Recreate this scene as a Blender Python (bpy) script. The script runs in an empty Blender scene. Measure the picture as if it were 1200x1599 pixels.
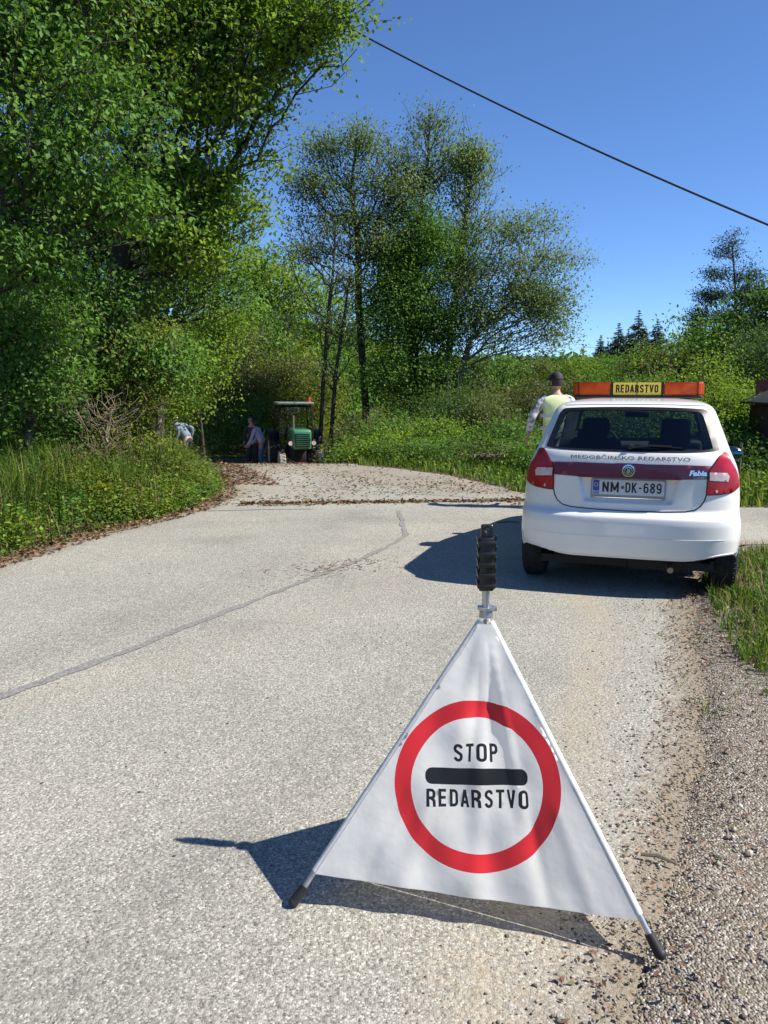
import bpy, bmesh, math, random
import numpy as np
from mathutils import Vector, Matrix, noise
from mathutils.geometry import delaunay_2d_cdt

SC = bpy.context.scene
COL = SC.collection
R = math.radians
rng = np.random.default_rng(7)
random.seed(7)

# ------------------------------------------------------------------ camera
CAM_H = 1.56
PITCH = R(8.93)
FPX = 1250.0
cam_d = bpy.data.cameras.new('camera')
cam_d.sensor_fit = 'VERTICAL'
cam_d.sensor_height = 36.0
cam_d.lens = FPX / 1599.0 * 36.0
cam_d.clip_start = 0.05
cam_d.clip_end = 3000
cam = bpy.data.objects.new('camera', cam_d)
COL.objects.link(cam)
cam.location = (0, 0, CAM_H)
cam.rotation_euler = (math.pi / 2 - PITCH, 0, 0)
SC.camera = cam

# ------------------------------------------------------------------ world, sun, exposure
SUN_EL, SUN_AZ = 47.5, 100.0           # degrees; azimuth clockwise from +Y
world = bpy.data.worlds.new('World')
SC.world = world
world.use_nodes = True
wn = world.node_tree.nodes
sky = wn.new('ShaderNodeTexSky')
sky.sky_type = 'NISHITA'
sky.sun_disc = False
sky.sun_elevation = R(SUN_EL)
sky.sun_rotation = R(SUN_AZ)
sky.altitude = 1500
sky.air_density = 0.8
sky.dust_density = 0.0
sky.ozone_density = 10.0
wn['Background'].inputs[1].default_value = 0.112
world.node_tree.links.new(sky.outputs[0], wn['Background'].inputs[0])
sun_d = bpy.data.lights.new('sun', 'SUN')
sun_d.energy = 4.8
sun_d.angle = R(0.53)
sun_d.color = (1.0, 0.94, 0.83)
sun = bpy.data.objects.new('sun', sun_d)
COL.objects.link(sun)
sd = Vector((math.sin(R(SUN_AZ)) * math.cos(R(SUN_EL)), math.cos(R(SUN_AZ)) * math.cos(R(SUN_EL)), math.sin(R(SUN_EL))))
sun.rotation_euler = sd.to_track_quat('Z', 'Y').to_euler()
sun.location = (20, -5, 30)
vs = SC.view_settings
vs.view_transform = 'Standard'
vs.look = 'None'
vs.exposure = 0.76
vs.gamma = 1.0
vs.use_curve_mapping = False
SC.cycles.max_bounces = 8
SC.cycles.transparent_max_bounces = 12
SC.cycles.sample_clamp_indirect = 6.0


# ------------------------------------------------------------------ helpers
def spot(px, py, Y):
    """world point at distance Y in front of the camera along a sight line of the photograph"""
    cx = (px - 600) / FPX
    cy = -(py - 799.5) / FPX
    d = Vector((cx, math.cos(PITCH) + cy * math.sin(PITCH), -math.sin(PITCH) + cy * math.cos(PITCH)))
    t = Y / d.y
    return Vector((d.x * t, Y, CAM_H + d.z * t))


def ss(t):
    t = np.clip(t, 0, 1)
    return t * t * (3 - 2 * t)


def tag(o, label=None, cat=None, group=None, kind=None):
    if label: o['label'] = label
    if cat: o['category'] = cat
    if group: o['group'] = group
    if kind: o['kind'] = kind
    return o


def empty(name, loc=(0, 0, 0), rz=0.0, label=None, cat=None, group=None):
    o = bpy.data.objects.new(name, None)
    COL.objects.link(o)
    o.location = loc
    o.rotation_euler = (0, 0, rz)
    o.empty_display_size = 0.2
    return tag(o, label, cat, group)


def mk(name, V, F, m, parent=None, smooth=False, attrs=None):
    """mesh object from numpy arrays; F is one (n,k) array or a list of them"""
    V = np.asarray(V, dtype=np.float32)
    Fs = F if isinstance(F, list) else [F]
    Fs = [np.asarray(f, dtype=np.int32) for f in Fs if len(f)]
    me = bpy.data.meshes.new(name)
    me.vertices.add(len(V))
    me.vertices.foreach_set('co', V.ravel())
    loops = np.concatenate([f.ravel() for f in Fs])
    tot = np.concatenate([np.full(len(f), f.shape[1], dtype=np.int32) for f in Fs])
    st = np.concatenate([[0], np.cumsum(tot)[:-1]]).astype(np.int32)
    me.loops.add(len(loops))
    me.loops.foreach_set('vertex_index', loops)
    me.polygons.add(len(tot))
    me.polygons.foreach_set('loop_start', st)
    me.polygons.foreach_set('loop_total', tot)
    if smooth:
        me.polygons.foreach_set('use_smooth', np.ones(len(tot), dtype=bool))
    for k, a in (attrs or {}).items():
        at = me.attributes.new(k, 'FLOAT', 'POINT')
        at.data.foreach_set('value', np.asarray(a, dtype=np.float32))
    me.update(calc_edges=True)
    me.validate()
    if m: me.materials.append(m)
    o = bpy.data.objects.new(name, me)
    COL.objects.link(o)
    if parent: o.parent = parent
    return o


class MB:
    """collects simple solids, then links them as ONE mesh object"""
    def __init__(s): s.bm = bmesh.new()

    def _mat(s, loc, rot):
        M = Matrix.Translation(Vector(loc))
        if rot is not None:
            M = M @ (rot if isinstance(rot, Matrix) else Matrix.Rotation(rot[2], 4, 'Z') @ Matrix.Rotation(rot[1], 4, 'Y') @ Matrix.Rotation(rot[0], 4, 'X'))
        return M

    def box(s, loc, size, rot=None, bev=0.0, seg=2):
        r = bmesh.ops.create_cube(s.bm, size=1)
        vs_ = r['verts']
        bmesh.ops.scale(s.bm, vec=size, verts=vs_)
        if bev > 0:
            es = list({e for v in vs_ for e in v.link_edges})
            g = bmesh.ops.bevel(s.bm, geom=es, offset=bev, segments=seg, affect='EDGES', profile=0.5)
            vs_ = list({v for f in g['faces'] for v in f.verts} | {v for v in vs_ if v.is_valid})
        bmesh.ops.transform(s.bm, matrix=s._mat(loc, rot), verts=vs_)
        return s

    def cyl(s, a, b, r1, r2=None, seg=16, cap=True):
        a, b = Vector(a), Vector(b)
        d = b - a
        g = bmesh.ops.create_cone(s.bm, cap_ends=cap, segments=seg, radius1=r1, radius2=r1 if r2 is None else r2, depth=d.length)
        M = Matrix.Translation((a + b) / 2) @ d.to_track_quat('Z', 'Y').to_matrix().to_4x4()
        bmesh.ops.transform(s.bm, matrix=M, verts=g['verts'])
        return s

    def sph(s, loc, size, rot=None, u=16, v=10):
        g = bmesh.ops.create_uvsphere(s.bm, u_segments=u, v_segments=v, radius=1)
        bmesh.ops.scale(s.bm, vec=size if hasattr(size, '__len__') else (size,) * 3, verts=g['verts'])
        bmesh.ops.transform(s.bm, matrix=s._mat(loc, rot), verts=g['verts'])
        return s

    def tube(s, pts, r, seg=6):
        pts = [Vector(p) for p in pts]
        rings = []
        for i, p in enumerate(pts):
            t = (pts[min(i + 1, len(pts) - 1)] - pts[max(i - 1, 0)]).normalized()
            q = t.to_track_quat('Z', 'Y').to_matrix()
            rr = r[i] if hasattr(r, '__len__') else r
            rings.append([s.bm.verts.new(p + q @ Vector((math.cos(2 * math.pi * k / seg) * rr, math.sin(2 * math.pi * k / seg) * rr, 0))) for k in range(seg)])
        for i in range(len(rings) - 1):
            A, B = rings[i], rings[i + 1]
            best = min(range(seg), key=lambda o_: sum((A[k].co - B[(k + o_) % seg].co).length_squared for k in range(seg)))
            for k in range(seg):
                s.bm.faces.new((A[k], A[(k + 1) % seg], B[(k + 1 + best) % seg], B[(k + best) % seg]))
        s.bm.faces.new(rings[0][::-1]); s.bm.faces.new(rings[-1])
        return s

    def lathe(s, prof, axis_M=None, seg=32, close=False):
        """prof: (radius, height) pairs turned round local Z"""
        rings = []
        for (r, h) in prof:
            rings.append([s.bm.verts.new((r * math.cos(2 * math.pi * k / seg), r * math.sin(2 * math.pi * k / seg), h)) for k in range(seg)])
        n = len(rings)
        for i in range(n if close else n - 1):
            A, B = rings[i], rings[(i + 1) % n]
            for k in range(seg):
                s.bm.faces.new((A[k], A[(k + 1) % seg], B[(k + 1) % seg], B[k]))
        if axis_M is not None:
            bmesh.ops.transform(s.bm, matrix=axis_M, verts=[v for r_ in rings for v in r_])
        return s

    def poly(s, pts, thick, M=None):
        """flat polygon in local XY extruded along Z by thick"""
        a = [s.bm.verts.new((p[0], p[1], 0)) for p in pts]
        b = [s.bm.verts.new((p[0], p[1], thick)) for p in pts]
        s.bm.faces.new(a[::-1]); s.bm.faces.new(b)
        for i in range(len(a)):
            j = (i + 1) % len(a)
            s.bm.faces.new((a[i], a[j], b[j], b[i]))
        if M is not None:
            bmesh.ops.transform(s.bm, matrix=M, verts=a + b)
        return s

    def build(s, name, m, parent=None, smooth=True, angle=35, recalc=True):
        if recalc: bmesh.ops.recalc_face_normals(s.bm, faces=s.bm.faces[:])
        me = bpy.data.meshes.new(name)
        if smooth:
            for f in s.bm.faces: f.smooth = True
            for e in s.bm.edges:
                if len(e.link_faces) == 2 and e.calc_face_angle(0) > R(angle): e.smooth = False
        s.bm.to_mesh(me); s.bm.free()
        me.materials.append(m)
        o = bpy.data.objects.new(name, me)
        COL.objects.link(o)
        if parent: o.parent = parent
        return o


# ------------------------------------------------------------------ materials
def new_mat(name):
    m = bpy.data.materials.new(name)
    m.use_nodes = True
    nt = m.node_tree
    return m, nt, nt.nodes, nt.links, nt.nodes['Principled BSDF']


def simple(name, col, rough=0.5, metal=0.0, var=0.0, scale=20.0, coat=0.0, bump=0.0, emis=None, spec=0.5):
    m, nt, N, L, P = new_mat(name)
    P.inputs['Base Color'].default_value = (*col, 1)
    P.inputs['Roughness'].default_value = rough
    P.inputs['Metallic'].default_value = metal
    P.inputs['Coat Weight'].default_value = coat
    P.inputs['Specular IOR Level'].default_value = spec
    if var > 0 or bump > 0:
        tc = N.new('ShaderNodeTexCoord')
        nz = N.new('ShaderNodeTexNoise')
        nz.inputs['Scale'].default_value = scale
        nz.inputs['Detail'].default_value = 6
        L.new(tc.outputs['Object'], nz.inputs['Vector'])
        if var > 0:
            mx = N.new('ShaderNodeMix'); mx.data_type = 'RGBA'
            mx.inputs['A'].default_value = (*[c * (1 - var) for c in col], 1)
            mx.inputs['B'].default_value = (*[min(1, c * (1 + var)) for c in col], 1)
            mr = N.new('ShaderNodeMapRange')
            mr.inputs['From Min'].default_value = 0.3; mr.inputs['From Max'].default_value = 0.7
            L.new(nz.outputs['Fac'], mr.inputs['Value'])
            L.new(mr.outputs['Result'], mx.inputs['Factor'])
            L.new(mx.outputs['Result'], P.inputs['Base Color'])
        if bump > 0:
            b = N.new('ShaderNodeBump'); b.inputs['Strength'].default_value = bump; b.inputs['Distance'].default_value = 0.01
            L.new(nz.outputs['Fac'], b.inputs['Height']); L.new(b.outputs['Normal'], P.inputs['Normal'])
    return m


def ramp(N, stops, interp='LINEAR'):
    r = N.new('ShaderNodeValToRGB')
    r.color_ramp.interpolation = interp
    e = r.color_ramp.elements
    while len(e) < len(stops): e.new(0.5)
    for i, (p, c) in enumerate(stops):
        e[i].position = p; e[i].color = (*c, 1)
    return r


def leaf_mat(name, stops, trans=0.35, tint=(1.25, 1.25, 0.5), rough=0.62, spec=0.2):
    """stops: ramp colours over the per-leaf attribute 'rnd'"""
    m, nt, N, L, P = new_mat(name)
    at = N.new('ShaderNodeAttribute'); at.attribute_name = 'rnd'
    r = ramp(N, stops)
    L.new(at.outputs['Fac'], r.inputs['Fac'])
    L.new(r.outputs['Color'], P.inputs['Base Color'])
    P.inputs['Roughness'].default_value = rough
    P.inputs['Specular IOR Level'].default_value = spec
    tr = N.new('ShaderNodeBsdfTranslucent')
    mu = N.new('ShaderNodeMix'); mu.data_type = 'RGBA'; mu.blend_type = 'MULTIPLY'; mu.inputs['Factor'].default_value = 1
    mu.inputs['B'].default_value = (*tint, 1)
    mu.clamp_result = False
    L.new(r.outputs['Color'], mu.inputs['A'])
    L.new(mu.outputs['Result'], tr.inputs['Color'])
    mix = N.new('ShaderNodeMixShader'); mix.inputs['Fac'].default_value = trans
    L.new(P.outputs['BSDF'], mix.inputs[1]); L.new(tr.outputs['BSDF'], mix.inputs[2])
    L.new(mix.outputs['Shader'], N['Material Output'].inputs['Surface'])
    return m


M = {}
M['leaf_bright'] = leaf_mat('leaf_bright', [(0, (0.062, 0.124, 0.018)), (.35, (0.116, 0.209, 0.028)), (.7, (0.194, 0.302, 0.034)), (1, (0.310, 0.404, 0.062))], .42)
M['leaf_mid'] = leaf_mat('leaf_mid', [(0, (0.040, 0.101, 0.022)), (.4, (0.083, 0.183, 0.033)), (.8, (0.146, 0.265, 0.046)), (1, (0.220, 0.311, 0.073))], .38)
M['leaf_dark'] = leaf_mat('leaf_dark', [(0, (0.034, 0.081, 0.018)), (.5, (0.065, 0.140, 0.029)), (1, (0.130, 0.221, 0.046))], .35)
M['leaf_airy'] = leaf_mat('leaf_airy', [(0, (0.103, 0.161, 0.063)), (.5, (0.172, 0.241, 0.092)), (.85, (0.230, 0.293, 0.115)), (1, (0.310, 0.299, 0.149))], .45, (1.1, 1.2, .6))
M['leaf_yellow'] = leaf_mat('leaf_yellow', [(0, (0.053, 0.106, 0.020)), (.4, (0.125, 0.185, 0.026)), (.8, (0.224, 0.251, 0.033)), (1, (0.356, 0.304, 0.066))], .4)
M['leaf_olive'] = leaf_mat('leaf_olive', [(0, (.035, .055, .018)), (.4, (.075, .11, .028)), (.75, (.125, .155, .045)), (.88, (.17, .13, .07)), (1, (.21, .12, .085))], .35)
M['needle'] = leaf_mat('needle', [(0, (.03, .055, .026)), (.6, (.05, .085, .04)), (1, (.085, .12, .055))], .15)
M['grass'] = leaf_mat('grass', [(0, (.04, .085, .012)), (.5, (.085, .165, .02)), (.85, (.14, .22, .03)), (1, (.30, .27, .10))], .4)
M['litter'] = leaf_mat('litter', [(0, (.05, .028, .018)), (.35, (.14, .07, .045)), (.62, (.23, .135, .085)), (.8, (.32, .24, .15)), (.84, (.06, .09, .02)), (1, (.12, .17, .04))], .1)
M['bark_dark'] = simple('bark_dark', (.045, .036, .028), .9, var=.4, scale=9, bump=.6)
M['bark_grey'] = simple('bark_grey', (.13, .11, .085), .9, var=.4, scale=9, bump=.6)
M['twig_pale'] = simple('twig_pale', (.23, .17, .12), .9, var=.3, scale=6)


def H(x, y):
    """ground height"""
    x = np.asarray(x, dtype=float); y = np.asarray(y, dtype=float)
    dip = -1.12 * ss((y - 15.2) / 10.5) * (1 - ss((x - 1.5) / 5.0))
    xl = np.interp(y, [-20, -3, 5, 7, 10.2, 11.4, 13, 15, 17, 20, 23, 30, 36, 50, 70, 100, 160, 400],
                   [-7, -5.2, -3.9, -3.42, -2.4, -2.35, -2.65, -3.35, -4.2, -7, -12, -14, -9.5, -6, 0, 8, 12, 0])
    d = np.maximum(0, xl - x)
    bank = 0.30 * ss(d / 1.4) + 0.32 * np.maximum(0, d - 2.2) + 0.12 * np.maximum(0, d - 7)
    bank = 22 * (1 - np.exp(-bank / 22))
    far = 3.6 * ss((y - 130) / 70) + 5 * ss((x - 60) / 120)
    back = 4 * ss((-y - 10) / 60)
    w = 0.035 * np.sin(x * 1.7 + 0.6 * y) * np.cos(y * 1.3) * ss((np.abs(x) - 3) / 2)
    return dip + bank + far + back + w


def Hs(x, y): return float(H(x, y))
# ------------------------------------------------------------------ ground, road
K = 0.963
road_left = [(-9, -30), (-5.9, -5), (-4.75, 1), (-4.1, 4.6)] + [(x * K, y * K) for x, y in
            [(-3.55, 7.24), (-3.42, 7.76), (-3.18, 8.69), (-2.75, 9.68), (-2.48, 10.56), (-2.43, 11.82), (-2.75, 13.4), (-3.48, 15.48), (-4.35, 17.49)]] + \
            [(-6.2, 19.2), (-9, 21.5), (-14, 23)]
road_right_near = [(x * K, y * K) for x, y in [(-3.4, -30), (-1.0, -4), (.1, 0), (.64, 1.83), (.75, 2.06), (.91, 2.35), (1.08, 2.72), (1.36, 3.22), (1.65, 3.92), (2.02, 4.97), (2.42, 6.09), (3.0, 7.4), (3.69, 8.1), (4.3, 8.15), (6, 8.1), (14, 8.6), (30, 9.5)]]
road_right_far = [(x * K, y * K) for x, y in [(30, 12), (14, 11), (8, 10.5), (5.07, 10.45), (4.3, 10.6), (3, 11.4), (2.11, 12.18), (1.7, 13.4), (1.18, 14.68), (.3, 15.8), (-.54, 16.77), (-.6, 18.5), (-.2, 20.5), (1.2, 23)]] + [(1.6, 28), (-3, 30), (-8, 30), (-14, 29)]
loop = road_left + road_right_far[::-1] + [(-.9, -4)][:0]
road_poly = road_right_near + road_right_far + road_left[::-1]


def densify(poly, step, jit=0.0, closed=True):
    out = []
    n = len(poly)
    for i in range(n if closed else n - 1):
        a = Vector(poly[i]).to_2d(); b = Vector(poly[(i + 1) % n]).to_2d()
        k = max(1, int((b - a).length / step))
        nrm = Vector((-(b - a).y, (b - a).x)).normalized()
        for j in range(k):
            p = a.lerp(b, j / k)
            o = noise.noise(Vector((p.x * 2.3, p.y * 2.3, 3))) * jit + noise.noise(Vector((p.x * 9, p.y * 9, 5))) * jit * .5
            out.append((p.x + nrm.x * o, p.y + nrm.y * o))
    return out


def inpoly(P, poly):
    P = np.asarray(P, dtype=float)
    x, y = P[:, 0], P[:, 1]
    c = np.zeros(len(P), dtype=bool)
    n = len(poly)
    for i in range(n):
        x1, y1 = poly[i]; x2, y2 = poly[(i + 1) % n]
        if y1 == y2: continue
        m_ = ((y1 > y) != (y2 > y)) & (x < (x2 - x1) * (y - y1) / (y2 - y1) + x1)
        c ^= m_
    return c


def polydist(P, line):
    P = np.asarray(P, dtype=float)
    best = np.full(len(P), 1e9)
    for i in range(len(line) - 1):
        a = np.array(line[i][:2], dtype=float); b = np.array(line[i + 1][:2], dtype=float)
        ab = b - a
        t = np.clip(((P - a) @ ab) / (ab @ ab), 0, 1)
        d = np.linalg.norm(P - (a + t[:, None] * ab), axis=1)
        best = np.minimum(best, d)
    return best


def sheet(outline, step, holes=()):
    """triangulated flat region with interior points; returns 2D verts, tris"""
    pts = [Vector(p) for p in outline]
    edges = [(i, (i + 1) % len(pts)) for i in range(len(pts))]
    for h in holes:
        s0 = len(pts); pts += [Vector(p) for p in h]
        edges += [(s0 + i, s0 + (i + 1) % len(h)) for i in range(len(h))]
    xs = [p.x for p in pts]; ys = [p.y for p in pts]
    g = np.array(np.meshgrid(np.arange(min(xs) + step / 2, max(xs), step), np.arange(min(ys) + step / 2, max(ys), step))).reshape(2, -1).T
    g = g + (rng.random(g.shape) - .5) * step * .2
    ok = inpoly(g, outline)
    for h in holes: ok &= ~inpoly(g, h)
    for h in [outline, *holes]:
        ok &= polydist(g, list(h) + [h[0]]) > step * .35
    pts += [Vector(p) for p in g[ok]]
    r = delaunay_2d_cdt(pts, edges, [], 0, 1e-7)
    V = np.array([(v.x, v.y) for v in r[0]]); T = np.array([f for f in r[2] if len(f) == 3], dtype=int)
    c = V[T].mean(axis=1)
    k = inpoly(c, outline)
    for h in holes: k &= ~inpoly(c, h)
    a = V[T[:, 1]] - V[T[:, 0]]; b = V[T[:, 2]] - V[T[:, 0]]
    flip = (a[:, 0] * b[:, 1] - a[:, 1] * b[:, 0]) < 0
    T[flip] = T[flip][:, ::-1]
    return V, T[k]


def asphalt():
    m, nt, N, L, P = new_mat('asphalt')
    tc = N.new('ShaderNodeTexCoord')
    v = N.new('ShaderNodeTexVoronoi'); v.inputs['Scale'].default_value = 170
    v2 = N.new('ShaderNodeTexVoronoi'); v2.inputs['Scale'].default_value = 62
    n1 = N.new('ShaderNodeTexNoise'); n1.inputs['Scale'].default_value = 0.9; n1.inputs['Detail'].default_value = 5
    n2 = N.new('ShaderNodeTexNoise'); n2.inputs['Scale'].default_value = 26; n2.inputs['Detail'].default_value = 8; n2.inputs['Roughness'].default_value = .75
    for t in (v, v2, n1, n2): L.new(tc.outputs['Object'], t.inputs['Vector'])
    sp = N.new('ShaderNodeSeparateColor'); L.new(v.outputs['Color'], sp.inputs['Color'])
    chips = ramp(N, [(0, (.13, .126, .108)), (.12, (.22, .214, .188)), (.5, (.305, .298, .265)), (.8, (.37, .362, .322)), (.92, (.48, .47, .42)), (1, (.58, .565, .51))])
    L.new(sp.outputs['Red'], chips.inputs['Fac'])
    big = ramp(N, [(.30, (.80, .80, .81)), (.42, (.95, .94, .93)), (.55, (1.0, .99, .97)), (.72, (1.12, 1.10, 1.06))])
    L.new(n1.outputs['Fac'], big.inputs['Fac'])
    fine = ramp(N, [(.3, (.80, .80, .80)), (.55, (1.0, 1.0, 1.0)), (.75, (1.15, 1.14, 1.12))])
    L.new(n2.outputs['Fac'], fine.inputs['Fac'])
    def mul(a, b, f=1.0):
        x = N.new('ShaderNodeMix'); x.data_type = 'RGBA'; x.blend_type = 'MULTIPLY'; x.inputs['Factor'].default_value = f; x.clamp_result = False
        L.new(a, x.inputs['A']); L.new(b, x.inputs['B']); return x.outputs['Result']
    c = mul(mul(chips.outputs['Color'], big.outputs['Color']), fine.outputs['Color'])
    # dust and worn dirt, laid where the attribute says
    for an, colr in (('dust', (.36, .30, .215)), ('dirt', (.225, .18, .13)), ('grime', (.15, .145, .13))):
        at = N.new('ShaderNodeAttribute'); at.attribute_name = an
        nn = N.new('ShaderNodeTexNoise'); nn.inputs['Scale'].default_value = 30; nn.inputs['Detail'].default_value = 6
        L.new(tc.outputs['Object'], nn.inputs['Vector'])
        ad = N.new('ShaderNodeMath'); ad.operation = 'ADD'; L.new(at.outputs['Fac'], ad.inputs[0]); L.new(nn.outputs['Fac'], ad.inputs[1])
        mr = N.new('ShaderNodeMapRange'); mr.inputs['From Min'].default_value = .62; mr.inputs['From Max'].default_value = 1.25; mr.inputs['To Max'].default_value = .8
        L.new(ad.outputs[0], mr.inputs['Value'])
        x = N.new('ShaderNodeMix'); x.data_type = 'RGBA'
        L.new(mr.outputs['Result'], x.inputs['Factor']); L.new(c, x.inputs['A']); x.inputs['B'].default_value = (*colr, 1)
        c = x.outputs['Result']
    L.new(c, P.inputs['Base Color'])
    P.inputs['Roughness'].default_value = .88
    P.inputs['Specular IOR Level'].default_value = .3
    b = N.new('ShaderNodeBump'); b.inputs['Strength'].default_value = .55; b.inputs['Distance'].default_value = .004
    b2 = N.new('ShaderNodeBump'); b2.inputs['Strength'].default_value = .5; b2.inputs['Distance'].default_value = .008
    L.new(v.outputs['Distance'], b.inputs['Height']); b.invert = True
    L.new(v2.outputs['Distance'], b2.inputs['Height']); b2.invert = True
    L.new(b2.outputs['Normal'], b.inputs['Normal']); L.new(b.outputs['Normal'], P.inputs['Normal'])
    return m


M['asphalt'] = asphalt()
M['tar'] = simple('tar', (.20, .195, .185), .85, var=.45, scale=70, bump=.5)


def soil():
    m, nt, N, L, P = new_mat('soil')
    tc = N.new('ShaderNodeTexCoord')
    v = N.new('ShaderNodeTexVoronoi'); v.inputs['Scale'].default_value = 120
    n1 = N.new('ShaderNodeTexNoise'); n1.inputs['Scale'].default_value = 14; n1.inputs['Detail'].default_value = 8
    n0 = N.new('ShaderNodeTexNoise'); n0.inputs['Scale'].default_value = 1.5; n0.inputs['Detail'].default_value = 4
    for t in (v, n1, n0): L.new(tc.outputs['Object'], t.inputs['Vector'])
    sp = N.new('ShaderNodeSeparateColor'); L.new(v.outputs['Color'], sp.inputs['Color'])
    grav = ramp(N, [(0, (.12, .10, .078)), (.4, (.22, .19, .15)), (.7, (.29, .26, .21)), (.9, (.38, .35, .30)), (1, (.52, .49, .45))])
    L.new(sp.outputs['Green'], grav.inputs['Fac'])
    green = ramp(N, [(.3, (.03, .035, .014)), (.5, (.045, .065, .018)), (.7, (.07, .085, .03))])
    L.new(n1.outputs['Fac'], green.inputs['Fac'])
    lit = ramp(N, [(.3, (.07, .045, .028)), (.5, (.14, .09, .055)), (.7, (.24, .17, .11))])
    L.new(n1.outputs['Fac'], lit.inputs['Fac'])
    c = green.outputs['Color']
    for an, src in (('litter', lit), ('gravel', grav)):
        at = N.new('ShaderNodeAttribute'); at.attribute_name = an
        ad = N.new('ShaderNodeMath'); ad.operation = 'ADD'; L.new(at.outputs['Fac'], ad.inputs[0]); L.new(n1.outputs['Fac'], ad.inputs[1])
        mr = N.new('ShaderNodeMapRange'); mr.inputs['From Min'].default_value = .85; mr.inputs['From Max'].default_value = 1.1
        L.new(ad.outputs[0], mr.inputs['Value'])
        x = N.new('ShaderNodeMix'); x.data_type = 'RGBA'
        L.new(mr.outputs['Result'], x.inputs['Factor']); L.new(c, x.inputs['A']); L.new(src.outputs['Color'], x.inputs['B'])
        c = x.outputs['Result']
    L.new(c, P.inputs['Base Color'])
    P.inputs['Roughness'].default_value = .95
    P.inputs['Specular IOR Level'].default_value = .2
    b = N.new('ShaderNodeBump'); b.inputs['Strength'].default_value = .8; b.inputs['Distance'].default_value = .012
    L.new(v.outputs['Distance'], b.inputs['Height']); b.invert = True
    L.new(b.outputs['Normal'], P.inputs['Normal'])
    return m


M['soil'] = soil()


def grid_axis(lo, dense0, dense1, hi, step):
    a = list(np.arange(dense0, dense1, step))
    s = step; v = dense1
    while v < hi: a.append(v); s *= 1.13; v += s
    a.append(hi)
    s = step; v = dense0 - step
    while v > lo: a.insert(0, v); s *= 1.13; v -= s
    a.insert(0, lo)
    return np.array(a)


gx = grid_axis(-700, -10, 12, 700, .22)
gy = grid_axis(-500, -1, 32, 1500, .22)
X, Y = np.meshgrid(gx, gy)
P2 = np.stack([X.ravel(), Y.ravel()], 1)
Z = H(P2[:, 0], P2[:, 1])
near = (np.abs(P2[:, 0]) < 40) & (P2[:, 1] > -8) & (P2[:, 1] < 40)
ins = np.zeros(len(P2), bool)
ins[near] = inpoly(P2[near], road_poly)
Z = Z - .05 * ins
Z += .006 * np.sin(P2[:, 0] * 9 + 2 * np.sin(P2[:, 1] * 5)) * (P2[:, 0] > .6) * (P2[:, 1] < 8)
dR = np.full(len(P2), 99.); dL = np.full(len(P2), 99.)
dR[near] = polydist(P2[near], road_right_near); dL[near] = polydist(P2[near], road_left + [(x, y) for x, y in road_right_far[::-1]])
grav_a = np.where(P2[:, 1] < 8.4, np.clip(.95 - dR / (1.15 - .10 * np.clip(P2[:, 1], 0, 7)), 0, 1), np.clip(1 - dR / .35, 0, 1))
lit_a = np.clip(1 - dL / .45, 0, 1) * .9
lit_a = np.maximum(lit_a, np.where(P2[:, 1] < 8.4, np.clip(.75 - np.abs(dR - .15) / .9, 0, 1), 0))
nx, ny = len(gx), len(gy)
I = np.arange(nx * ny).reshape(ny, nx)
F = np.stack([I[:-1, :-1], I[:-1, 1:], I[1:, 1:], I[1:, :-1]], -1).reshape(-1, 4)
tag(mk('ground', np.column_stack([P2, Z]), F, M['soil'], smooth=True, attrs={'gravel': grav_a, 'litter': lit_a}), kind='structure')

outl = densify(road_poly, .10, .06)
V2, T2 = sheet(outl, .2)
dust_line = [(x * K, y * K) for x, y in [(1.9, 7.5), (1.58, 6.29), (1.38, 4.97), (1.08, 4.1), (.72, 3.0), (.37, 2.06), (.23, 1.83), (0, 0)]]
dR2 = polydist(V2, road_right_near); dL2 = polydist(V2, road_left)
dust = .5 * np.exp(-(polydist(V2, dust_line) / .13) ** 2) + .12 * np.exp(-(dR2 / .4) ** 2)
dust += .22 * np.exp(-(polydist(V2, [(-2.3, 3.2), (-1.2, 4.3), (-.5, 5.4), (.1, 6.4)]) / .25) ** 2)
dirt = .5 * ss((V2[:, 1] - 10.6) / 1.2) * (.6 + .4 * np.sin(V2[:, 0] * 1.3 + V2[:, 1])) + .8 * np.exp(-(dL2 / .22) ** 2) + .9 * np.exp(-(dR2 / .16) ** 2) * (V2[:, 1] < 8)
dirt += .5 * np.exp(-((V2[:, 0] + 3.0) / .8) ** 2) * ss((V2[:, 1] - 11.5) / 1.5)
grime = .3 * np.exp(-(polydist(V2, [(-3, 2.5), (-1.5, 5.5), (-.6, 8)]) / .35) ** 2) + .28 * np.exp(-(polydist(V2, [(-1.1, 1.2), (-.1, 3.6), (.9, 6.0)]) / .22) ** 2) + .28 * np.exp(-(polydist(V2, [(-4, 8.3), (-1, 9.2), (2, 9.3)]) / .3) ** 2)
edge = np.minimum(dR2, np.minimum(dL2, polydist(V2, road_right_far)))
tag(mk('road', np.column_stack([V2, H(V2[:, 0], V2[:, 1]) + .003 + .015 * ss(edge / .22)]), T2, M['asphalt'], smooth=True, attrs={'dust': dust, 'dirt': dirt, 'grime': grime}), kind='structure')


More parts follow.
